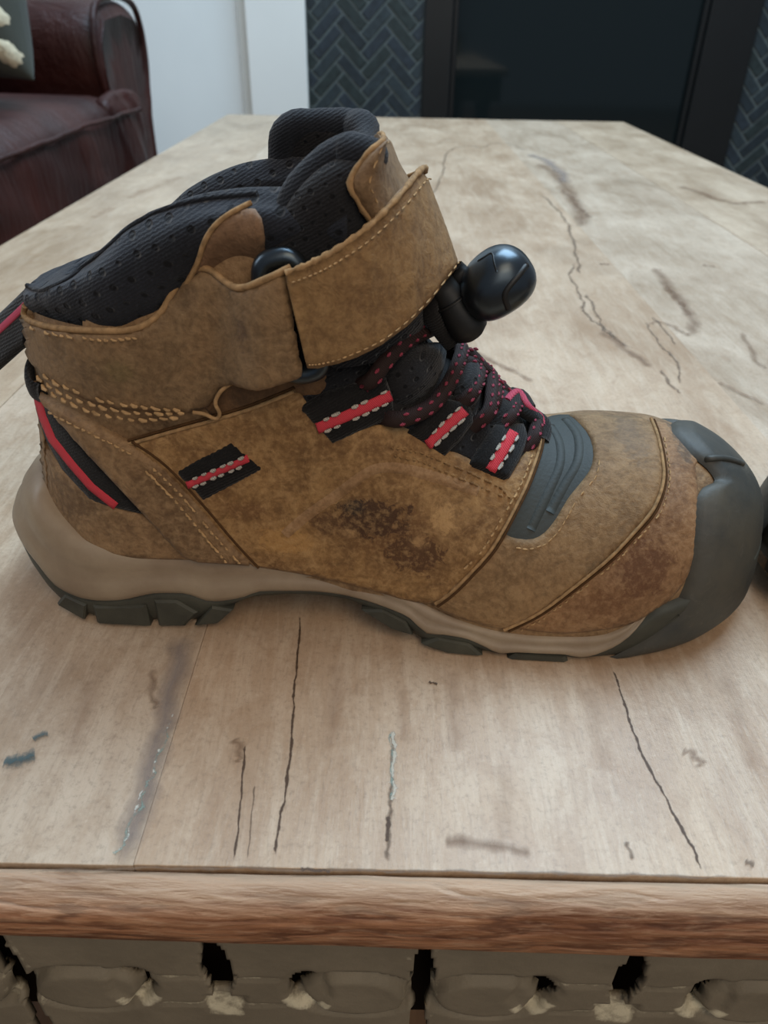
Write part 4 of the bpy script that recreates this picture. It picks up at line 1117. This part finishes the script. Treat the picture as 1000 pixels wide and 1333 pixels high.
# inner skin set back along the local normal
G = [[V[i * nrow + j] for j in range(nrow)] for i in range(ncol)]
for i in range(ncol):
    for j in range(nrow):
        a = G[min(i + 1, ncol - 1)][j] - G[max(i - 1, 0)][j]; b = G[i][min(j + 1, nb)] - G[i][max(j - 1, 0)]
        nn = a.cross(b).normalized()
        c = Vector((-0.02, 0.037, G[i][j].z))
        if nn.dot(G[i][j] - c) < 0: nn = -nn
        e = min(j, nb - j) / 1.0; rd = 0.0007 if e == 0 else 0
        V[i * nrow + j] = G[i][j] - nn * rd + nn * 0.0004 * wobble(i * 0.4 + j * 0.3, 2)
        V[half_n + i * nrow + j] = G[i][j] - nn * (0.0026 - rd)
F = grid_faces(ncol, nrow); F += [tuple(q + half_n for q in f)[::-1] for f in grid_faces(ncol, nrow)]
for i in range(ncol - 1):
    for j in (0, nb): F.append((i * nrow + j, (i + 1) * nrow + j, half_n + (i + 1) * nrow + j, half_n + i * nrow + j))
for j in range(nb):
    for i in (0, ncol - 1): F.append((i * nrow + j, i * nrow + j + 1, half_n + i * nrow + j + 1, half_n + i * nrow + j))
strap = mesh('ankle_strap', V, F, L_strap, boot)
strap_bvh = BVHTree.FromPolygons(V, F)
def along(E, k): return [Vector(p) for p in E]
stv = []
def strap_stitch(frac, name='stitching'):
    parts = []
    for i in range(2, 55, 2):
        a = Vector(te[i]) * (1 - frac) + Vector(be[i]) * frac; b = Vector(te[i + 2]) * (1 - frac) + Vector(be[i + 2]) * frac
        if (b - a).length < 1e-6: continue
        d = (a - Vector((-0.02, 0.037, a.z))).normalized() * 0.0005
        m = a + (b - a) * 0.62
        parts.append(tube_data([a + d, (a + m) / 2 + d * 1.15, m + d], [0.00012, 0.00022, 0.00012], 6))
    return parts
o = mesh('stitching', *join_data(strap_stitch(0.94) + strap_stitch(0.09)), THREAD, strap); o['kind'] = 'stuff'
v, f = tube_data([Vector(p) + Vector((0, 0.0012, 0)) for p in te], [0.0007 + 0.0003 * wobble(i * 1.3, 1) for i in range(len(te))], 7, False, 1.0); mesh('raw_edge', v, f, L_edge, strap)
# folded ends round the ring
# ---- ring that joins tab and strap: a rounded oblong loop of black rod
a = at_off(362, 344, 0.0052); b = at_off(398, 480, 0.0046)
ax = (b - a); L = ax.length; ax.normalize(); sd = Vector((1, 0.10, 0.0)); sd = (sd - ax * sd.dot(ax)).normalized()
loop = []
for k in range(40):
    an_ = 2 * math.pi * k / 40; c, s_ = math.cos(an_), math.sin(an_)
    loop.append((a + b) / 2 + ax * (L / 2 + 0.0012) * (abs(c) ** 0.5) * (1 if c > 0 else -1) + sd * 0.0048 * (abs(s_) ** 0.6) * (1 if s_ > 0 else -1))
v, f = tube_data(loop, 0.0023, 12, True); mesh('strap_ring', v, f, GLOSS, boot)

# ---- webbing: heel band, ankle tag, three lace loops, each with its woven stripe
def webbing(name, poly, sp, sq, w, th, mat=RED, dashes=True, sm=0, lift=0.0):
    o = drape(name, poly, WEB, th, 5.0, sm=sm, lift=lift)
    drape('woven_stripe', strip(sp, sq, w), mat, 0.0006, 4.0, parent=o, sm=0, lift=th + lift - 0.0003, sink=-th * 0.5 - lift)
    if dashes:
        p = np.array(sp, float); q = np.array(sq, float); t = (q - p) / np.linalg.norm(q - p); nn = np.array([-t[1], t[0]]) * (w / 2 + 0.5)
        stitches([[tuple(p + nn), tuple((p + q) / 2 + nn), tuple(q + nn)], [tuple(p - nn + t * 5), tuple((p + q) / 2 - nn), tuple(q - nn)]], WHITE, 8.0, 4.5, 0.00055, th + lift + 0.0003, parent=o, name='edge_stitching')
    return o
hb = drape('heel_band', [(50, 492), (47, 506), (49, 532), (58, 565), (83, 610), (119, 650), (144, 658), (187, 668), (151, 625), (112, 582), (86, 549), (68, 522), (56, 500)], WEB, 0.0009, 5.0, sm=0)
drape('woven_stripe', poly_strip([(53, 512), (55, 524), (60, 542), (72, 571), (97, 603), (122, 632), (153, 657)], 10), RED, 0.0005, 4.0, parent=hb, sm=0, lift=0.0007, sink=-0.0003)
ring_a = [hit(58, 512)[0] + Vector((-0.0004, -0.0008, 0))]
for k in range(1, 9):
    an_ = k / 8 * math.pi * 0.98; z_ = ring_a[0].z + 0.0060 * math.sin(an_ / 2)
    sx = -0.0985 - 0.0005; px_ = ring_a[0].x + (S0 + lean(S0, z_) + 0.0012 - ring_a[0].x) * math.sin(an_) ** 0.8
    ring_a.append(Vector((px_, 0.037 - (0.037 - ring_a[0].y) * math.cos(an_), z_)))
v, f = tube_data(spline(ring_a, 4), 0.0036, 12, False, 0.25, [Vector((p[0] + 0.06, p[1] - 0.037, 0)) for p in spline(ring_a, 4)])
mesh('heel_wrap', v, f, WEB, hb)
webbing('ankle_tag', [(229, 611), (266, 590), (304, 571), (315, 582), (346, 607), (306, 628), (267, 649)], (246, 627), (325, 592), 9, 0.0022)
lace_loops = [('lace_loop', [(389, 528), (420, 510), (460, 498), (498, 492), (507, 515), (510, 542), (470, 558), (434, 575)], (414, 553), (503, 515), 14, 0.0024),
              ('lace_loop', [(527, 563), (548, 540), (568, 520), (606, 530), (612, 552), (596, 575), (577, 594)], (552, 579), (597, 540), 14, 0.0030),
              ('lace_loop', [(606, 607), (622, 582), (640, 556), (676, 556), (684, 575), (672, 602), (656, 629)], (632, 615), (660, 568), 14, 0.0028)]
for a_ in lace_loops: webbing(*a_)
# the top loop by the toe: an arched band of webbing
pts = [hit(648, 556)[0], hit(655, 535)[0], hit(668, 525)[0], hit(690, 528)[0], hit(703, 548)[0], hit(702, 572)[0]]
arch = spline([hit(646, 558)[0] + Vector((0, -0.001, 0.0)), hit(652, 540)[0] + Vector((0, -0.003, 0.003)), hit(668, 532)[0] + Vector((0, -0.004, 0.006)), hit(688, 535)[0] + Vector((0, -0.004, 0.0052)), hit(698, 552)[0] + Vector((0.0005, -0.003, 0.002)), hit(700, 572)[0] + Vector((0, -0.001, 0.0))], 8)
v, f = tube_data(arch, 0.0034, 12, False, 0.55, Vector((0.2, -0.3, 1)))
arch_o = mesh('toe_loop', v, f, WEB, boot)
v, f = tube_data([Vector(p) + Vector((0.0001, -0.0003, 0.0017)) for p in arch[10:36]], 0.0011, 8, False, 0.6, Vector((0.2, -0.3, 1)))
mesh('woven_stripe', v, f, PINK, arch_o)

# ---- laces: dark round cord flecked with pink
def lace(pts, r=0.0021, lift=0.0022, offs=None):
    path = []; ups = []
    for p in path_px(pts, 4):
        q, nn = hit(p[0], p[1]); path.append(q + nn * lift); ups.append(nn)
    path[0] -= ups[0] * (lift + 0.003); path[1] -= ups[1] * lift * 0.4; path[-1] -= ups[-1] * (lift + 0.003); path[-2] -= ups[-2] * lift * 0.4
    for _ in range(2): path = [path[0]] + [(path[i - 1] + path[i] * 2 + path[i + 1]) / 4 for i in range(1, len(path) - 1)] + [path[-1]]
    v, f = tube_data(path, r, 10, False, 0.85, ups); o = mesh('lace', v, f, LACE, boot)
    parts = []
    L = 0.0
    for i in range(1, len(path) - 1):
        L += (path[i] - path[i - 1]).length
        if L > 0.0030:
            L = 0; t = (path[i + 1] - path[i - 1]).normalized(); nn = (ups[i] - t * ups[i].dot(t)).normalized(); bi = t.cross(nn)
            for sgn in ((1, 0.0), (-1, 0.0015)):
                c = path[i] + t * sgn[1] + (nn * 0.80 + bi * sgn[0] * 0.60).normalized() * r * 0.88
                parts.append(tube_data([c - t * 0.00075, c, c + t * 0.00075], [0.00020, 0.00050, 0.00020], 6))
    if parts:
        k = mesh('pink_fleck', *join_data(parts), LPINK, o); k['kind'] = 'stuff'
    return o
lace([(468, 505), (478, 484), (492, 466), (515, 450), (545, 442), (572, 440), (592, 446)], lift=0.0050)
lace([(594, 446), (590, 462), (582, 486), (572, 508), (552, 530), (530, 540), (508, 545), (496, 542)], lift=0.0048)
lace([(600, 452), (620, 470), (626, 492), (625, 515), (622, 545), (612, 560)], lift=0.0046)
lace([(618, 470), (638, 488), (655, 500), (668, 518), (676, 530)], lift=0.0036)
lace([(640, 500), (634, 520), (632, 545)], lift=0.0036)
lace([(690, 545), (694, 560), (690, 578), (682, 590)], lift=0.0028)
lace([(598, 468), (612, 488), (606, 515), (590, 535)], lift=0.0038)
lace([(650, 512), (662, 530), (655, 548), (642, 560)], lift=0.0036)

# ---- cord lock at the end of the laces
OFFT = 0.030
def lathe_ellip(c, ex, ey, ez, rx, ry, rz, p=2.3, nu=40, nv=24, shape=None):
    V = []
    for i in range(nu):
        a = 2 * math.pi * i / nu
        for j in range(nv + 1):
            b = -math.pi / 2 + math.pi * j / nv
            sg = lambda x: (abs(x) ** (2 / p)) * (1 if x > 0 else -1)
            x, y, z = sg(math.cos(b)) * sg(math.cos(a)), sg(math.cos(b)) * sg(math.sin(a)), sg(math.sin(b))
            if shape: x, y, z = shape(x, y, z)
            V.append(c + ex * (x * rx) + ey * (y * ry) + ez * (z * rz))
    return V, grid_faces(nu, nv + 1, True, False)
tc = at_off(646, 368, OFFT)
ex = (at_off(688, 335, OFFT) - at_off(606, 395, OFFT)).normalized()      # long axis of the button, up to the right
ey = Vector((0, 1, 0)); ey = (ey - ex * ey.dot(ex)).normalized(); ez = ex.cross(ey); ez = -ez if ez.z < 0 else ez
toggle = mesh('cord_lock', *lathe_ellip(tc, ex, ey, ez, 0.0094, 0.0088, 0.0078, 2.35, shape=lambda x, y, z: (x, y * (1 - 0.10 * x), z * (1 + 0.06 * x) - 0.08 * x * x)), GLOSS, boot)
tg_bvh = BVHTree.FromPolygons([vv.co.copy() for vv in toggle.data.vertices], [tuple(p.vertices) for p in toggle.data.polygons])
dtube('button_groove', [(686, 345), (676, 358), (664, 372), (657, 385), (662, 402)], 0.0008, MATTEB, -0.0002, tg_bvh, toggle, 2.0)
dtube('moulded_triangle', [(622, 340), (632, 334), (641, 329), (643, 340), (647, 354)], 0.00025, MATTEB, 0.0, tg_bvh, toggle, 2.0)
a = at_off(568, 362, OFFT); b = at_off(614, 432, OFFT)
body_path = [a, a * 0.8 + b * 0.2, a * 0.6 + b * 0.4, a * 0.4 + b * 0.6, a * 0.15 + b * 0.85, b, b + (b - a).normalized() * 0.0014]
v, f = tube_data(body_path, [0.0034, 0.0038, 0.0042, 0.0047, 0.0050, 0.0046, 0.0026], 20)
stem = mesh('cord_lock_barrel', v, f, MATTEB, boot)
v, f = tube_data([a * 0.62 + b * 0.38 , a * 0.58 + b * 0.42], [0.0047, 0.0047], 20); mesh('barrel_collar', v, f, MATTEB, stem)
lk = [at_off(590, 352, OFFT + 0.003), at_off(612, 372, OFFT + 0.003), at_off(632, 384, OFFT + 0.001)]
v, f = tube_data(spline(lk, 5), 0.0030, 12); mesh('lock_link', v, f, MATTEB, boot)
cordp = spline([at_off(590, 448, 0.030), at_off(575, 430, 0.030), at_off(560, 405, 0.028), at_off(566, 380, OFFT)], 6)
v, f = tube_data(cordp, 0.0024, 10); mesh('lock_cord', v, f, WEB, boot)

# ---- heel pull loop
hp = [at_off(40, 408, 0.0290), at_off(30, 417, 0.0300), at_off(14, 432, 0.0310), at_off(-6, 450, 0.0330), at_off(-24, 464, 0.0370), at_off(-22, 462, 0.0425), at_off(0, 444, 0.0450), at_off(24, 424, 0.0450), at_off(44, 410, 0.0430)]
hl = spline(hp, 8)
WV = Vector((0.0012, 0.0040, 0.0072))                      # half width of the webbing
def web_loop(name, path, w0, w1, th, mat, parent, lift=0.0):
    V = []; n_ = len(path)
    for i, p in enumerate(path):
        t = Vector(path[min(i + 1, n_ - 1)] - path[max(i - 1, 0)]).normalized(); nn = t.cross(WV).normalized()
        for k in range(12):
            a_ = 2 * math.pi * k / 12; c_, s_ = math.cos(a_), math.sin(a_)
            wv2 = WV * ((w0 + w1) / 2 + (w1 - w0) / 2 * (abs(c_) ** 0.4) * (1 if c_ > 0 else -1))
            V.append(Vector(p) + wv2 + nn * (th * (abs(s_) ** 0.5) * (1 if s_ > 0 else -1) + lift))
    F = grid_faces(n_, 12, False, True) + [tuple(range(12)), tuple((n_ - 1) * 12 + k for k in range(12))]
    return mesh(name, V, F, mat, parent)
pull = web_loop('pull_loop', hl, -1.0, 1.0, 0.0012, WEB, boot)
for sg in (-1, 1):
    web_loop('woven_stripe', hl, 0.10, 0.42, 0.0004, PINK, pull, sg * 0.0012)

# ---- the other boot of the pair: mirrored copy, toe to toe at the right edge
def copy_tree(o, parent=None):
    c = o.copy(); COL.objects.link(c)
    if parent: c.parent = parent
    for ch in list(o.children): copy_tree(ch, c)
    return c
boot2 = copy_tree(boot)
boot2.location = (P0[0] + 0.2335, P0[1] + 0.001, TT)
boot2.rotation_euler = (0, 0, math.radians(6))
boot2.scale = (-1, 1, 1)
tag(boot2, 'second hiking boot mostly cut off at the right edge, its dark toe showing', 'boot', 'pair of hiking boots')

# ------------------------------------------------------------------ sofa and cushion
n = N('burgundy_leather'); q = n.noise(7, 5, 0.6, dist=0.6); q2 = n.noise(240, 4, 0.6); q3 = n.noise(16, 4, 0.6, n.mapping(n.obj(), scale=(1, 3, 0.7)), 1.2)
SOFA = n.done(n.mix(n.ramp(q, [(0.3, 0.0), (0.72, 1.0)]), srgb(40, 16, 14), srgb(72, 33, 26)), 0.48, n.bump(n.math('ADD', n.math('MULTIPLY', q3, 1.0), n.math('MULTIPLY', q2, 0.12)), 0.5, 0.012), 0.35)
sofa = empty('leather_sofa', (-0.85, 0.6, 0.0))
tag(sofa, 'dark burgundy leather sofa with rolled arm left of the table', 'sofa')
def SF(o): o.parent = sofa; o.location = (0.85, -0.6, 0); return o
def soft_box(name, x0, x1, y0, y1, z0, z1, bev, mat, puff=(0, 0, 0), seed=0, cuts=14):
    bm = bmesh.new(); nx = cuts; V = []
    bmesh.ops.create_cube(bm, size=2.0)
    bmesh.ops.subdivide_edges(bm, edges=bm.edges, cuts=cuts, use_grid_fill=True)
    hx, hy, hz = (x1 - x0) / 2, (y1 - y0) / 2, (z1 - z0) / 2
    for v in bm.verts:
        p = np.array(v.co); P_ = p * np.array([hx, hy, hz])
        core = np.clip(P_, [-hx + bev, -hy + bev, -hz + bev], [hx - bev, hy - bev, hz - bev])
        d = P_ - core; L = np.linalg.norm(d)
        if L > 1e-9: P_ = core + d / L * bev
        for a_ in range(3):
            o1, o2 = [k for k in range(3) if k != a_]
            P_[a_] += np.sign(p[a_]) * puff[a_] * max(0, 1 - p[o1] ** 2) * max(0, 1 - p[o2] ** 2) * abs(p[a_])
        wr = 0.004 * wobble(P_[1] * 38 + P_[2] * 20 + seed, seed)
        P_[0] += wr; P_[2] += wr * 0.6
        v.co = P_ + np.array([(x0 + x1) / 2, (y0 + y1) / 2, (z0 + z1) / 2])
    return SF(bm_obj(name, bm, mat))
soft_box('base', -1.25, -0.505, -0.50, 1.70, 0.06, 0.30, 0.03, SOFA)
soft_box('seat_cushion', -1.10, -0.465, 0.42, 1.452, 0.25, 0.483, 0.045, SOFA, (0.012, 0.0, 0.018), 1.0, 26)
soft_box('cushion_ear', -0.497, -0.465, 1.36, 1.545, 0.25, 0.480, 0.015, SOFA, (0.010, 0.0, 0.010), 4.0, 16)
soft_box('seat_cushion', -1.10, -0.465, -0.30, 0.415, 0.25, 0.478, 0.045, SOFA, (0.012, 0.0, 0.018), 2.0, 20)
soft_box('back_cushion', -1.25, -1.02, -0.45, 1.45, 0.44, 0.90, 0.08, SOFA, (0.03, 0, 0.02), 3.0, 18)
# rolled far arm: rounded profile extruded across the sofa
def arm(y0, y1, name):
    yc_ = (y0 + y1) / 2; r = (y1 - y0) / 2
    pr = [(y0 + 0.02, 0.06), (y0 + 0.02, 0.40), (y0 + 0.005, 0.47), (y0 - 0.012, 0.53), (y0 - 0.006, 0.585), (y0 + 0.03, 0.622), (yc_, 0.634), (y1 - 0.03, 0.622), (y1 + 0.006, 0.585), (y1 + 0.012, 0.53), (y1 - 0.005, 0.47), (y1 - 0.02, 0.40), (y1 - 0.02, 0.06)]
    xs = [-1.22, -1.05, -0.9, -0.75, -0.59, -0.530, -0.508, -0.500]
    V = []
    for k, x in enumerate(xs):
        sc = 1.0 if k < 5 else (0.985, 0.95, 0.88)[k - 5]
        for y, z in pr: V.append((x + 0.003 * wobble(y * 30 + z * 25, k), yc_ + (y - yc_) * sc, 0.34 + (z - 0.34) * (sc if z > 0.34 else 1) + 0.004 * wobble(x * 22, y * 10)))
    m = len(pr); F = grid_faces(len(xs), m, False, True) + [tuple((len(xs) - 1) * m + i for i in range(m))]
    o = SF(mesh(name, V, F, SOFA))
    sb = o.modifiers.new('soft', 'SUBSURF'); sb.levels = 2; sb.render_levels = 2
    path = [(-0.507, yc_ + (y - yc_) * 0.97, 0.34 + (z - 0.34) * 0.97 if z > 0.34 else z) for y, z in pr]
    v, f = tube_data(spline(path, 5), 0.006, 8); mesh('piping', v, f, SOFA, o)
    return o
arm(1.475, 1.745, 'arm')
arm(-0.62, -0.44, 'arm')
for sy0, sy1 in ((0.46, 1.50), (-0.26, 0.38)):
    v, f = tube_data([(-0.4560 + 0.002 * wobble(y * 20, 1), y, 0.458 + 0.003 * wobble(y * 14, 3)) for y in np.linspace(sy0, sy1, 40)], 0.0035, 8)
    SF(mesh('seat_piping', v, f, SOFA))
for x in (-1.18, -0.56):
    for y in (-0.44, 1.55):
        SF(box_obj('foot', x - 0.03, x + 0.03, y - 0.03, y + 0.03, 0.0, 0.07, plain('sofa_foot_wood', srgb(40, 26, 20), 0.5), bev=0.005))

# cushion: grey-green with cream tufted patches
n = N('grey_green_linen'); q = n.noise(14, 3); wv_ = n.noise(700, 3)
PILM = n.done(n.mix(q, srgb(60, 62, 57), srgb(80, 82, 75)), 0.9, n.bump(wv_, 0.4, 0.002), 0.1, sheen=0.1)
TUFT = plain('cream_tufting', srgb(206, 196, 170), 0.95, 0.05, 0.18, 260)
pill = empty('throw_pillow', (-0.690, 1.235, 0.510), 0.0)
tag(pill, 'grey-green throw pillow with cream tufted patches leaning on the sofa arm', 'pillow')
PR = Matrix.Translation((0, 0.0, 0.205)) @ Matrix.Rotation(math.radians(-14), 4, 'X') @ Matrix.Rotation(math.radians(-12), 4, 'Z')
def pil(u, v, side):
    e = max(0, (1 - u ** 4)) * max(0, (1 - v ** 4))
    pin = 1 - 0.07 * (u * u) * (v * v)
    x = u * 0.21 * (1 - 0.06 * (1 - v * v) * abs(u)) * 1.0; z = v * 0.21 * (1 - 0.06 * (1 - u * u) * abs(v))
    return PR @ Vector((x, side * 0.075 * e ** 0.5 * (1 + 0.05 * wobble(u * 4 + v * 5, 1)), z))
V = []; nn_ = 34
for side in (-1, 1):
    for i in range(nn_ + 1):
        for j in range(nn_ + 1):
            V.append(pil(math.sin((i / nn_ - .5) * math.pi), math.sin((j / nn_ - .5) * math.pi), side))
g0 = grid_faces(nn_ + 1, nn_ + 1); off_n = (nn_ + 1) ** 2
mesh('cushion_cover', V, g0 + [tuple(q + off_n for q in f)[::-1] for f in g0], PILM, pill)
for (cu, cv, ru, rv) in ((0.925, -0.875, 0.065, 0.075), (0.93, -0.68, 0.05, 0.06), (0.70, -0.45, 0.09, 0.12), (0.62, -0.80, 0.09, 0.08), (0.42, 0.42, 0.10, 0.16), (0.0, 0.1, 0.12, 0.15), (-0.35, -0.45, 0.12, 0.16),  (-0.5, 0.4, 0.12, 0.16), (0.72, 0.15, 0.08, 0.13), (-0.1, 0.7, 0.12, 0.1)):
    V = []; nr_, na = 6, 22
    for i in range(nr_):
        for k in range(na):
            a_ = 2 * math.pi * k / na; r_ = i / (nr_ - 1) * (1 + 0.10 * wobble(k * 1.9, cu))
            p = pil(cu + ru * r_ * math.cos(a_), cv + rv * r_ * math.sin(a_), -1); q_ = pil(cu, cv, -1) - pil(cu, cv, 1)
            V.append(p + q_.normalized() * (0.006 * (1 - (i / (nr_ - 1)) ** 3) - 0.001 + 0.0015 * wobble(k * 2.3 + i * 3.1, 2) * (i < nr_ - 1)))
    mesh('tufted_patch', V, grid_faces(nr_, na, False, True), TUFT, pill)
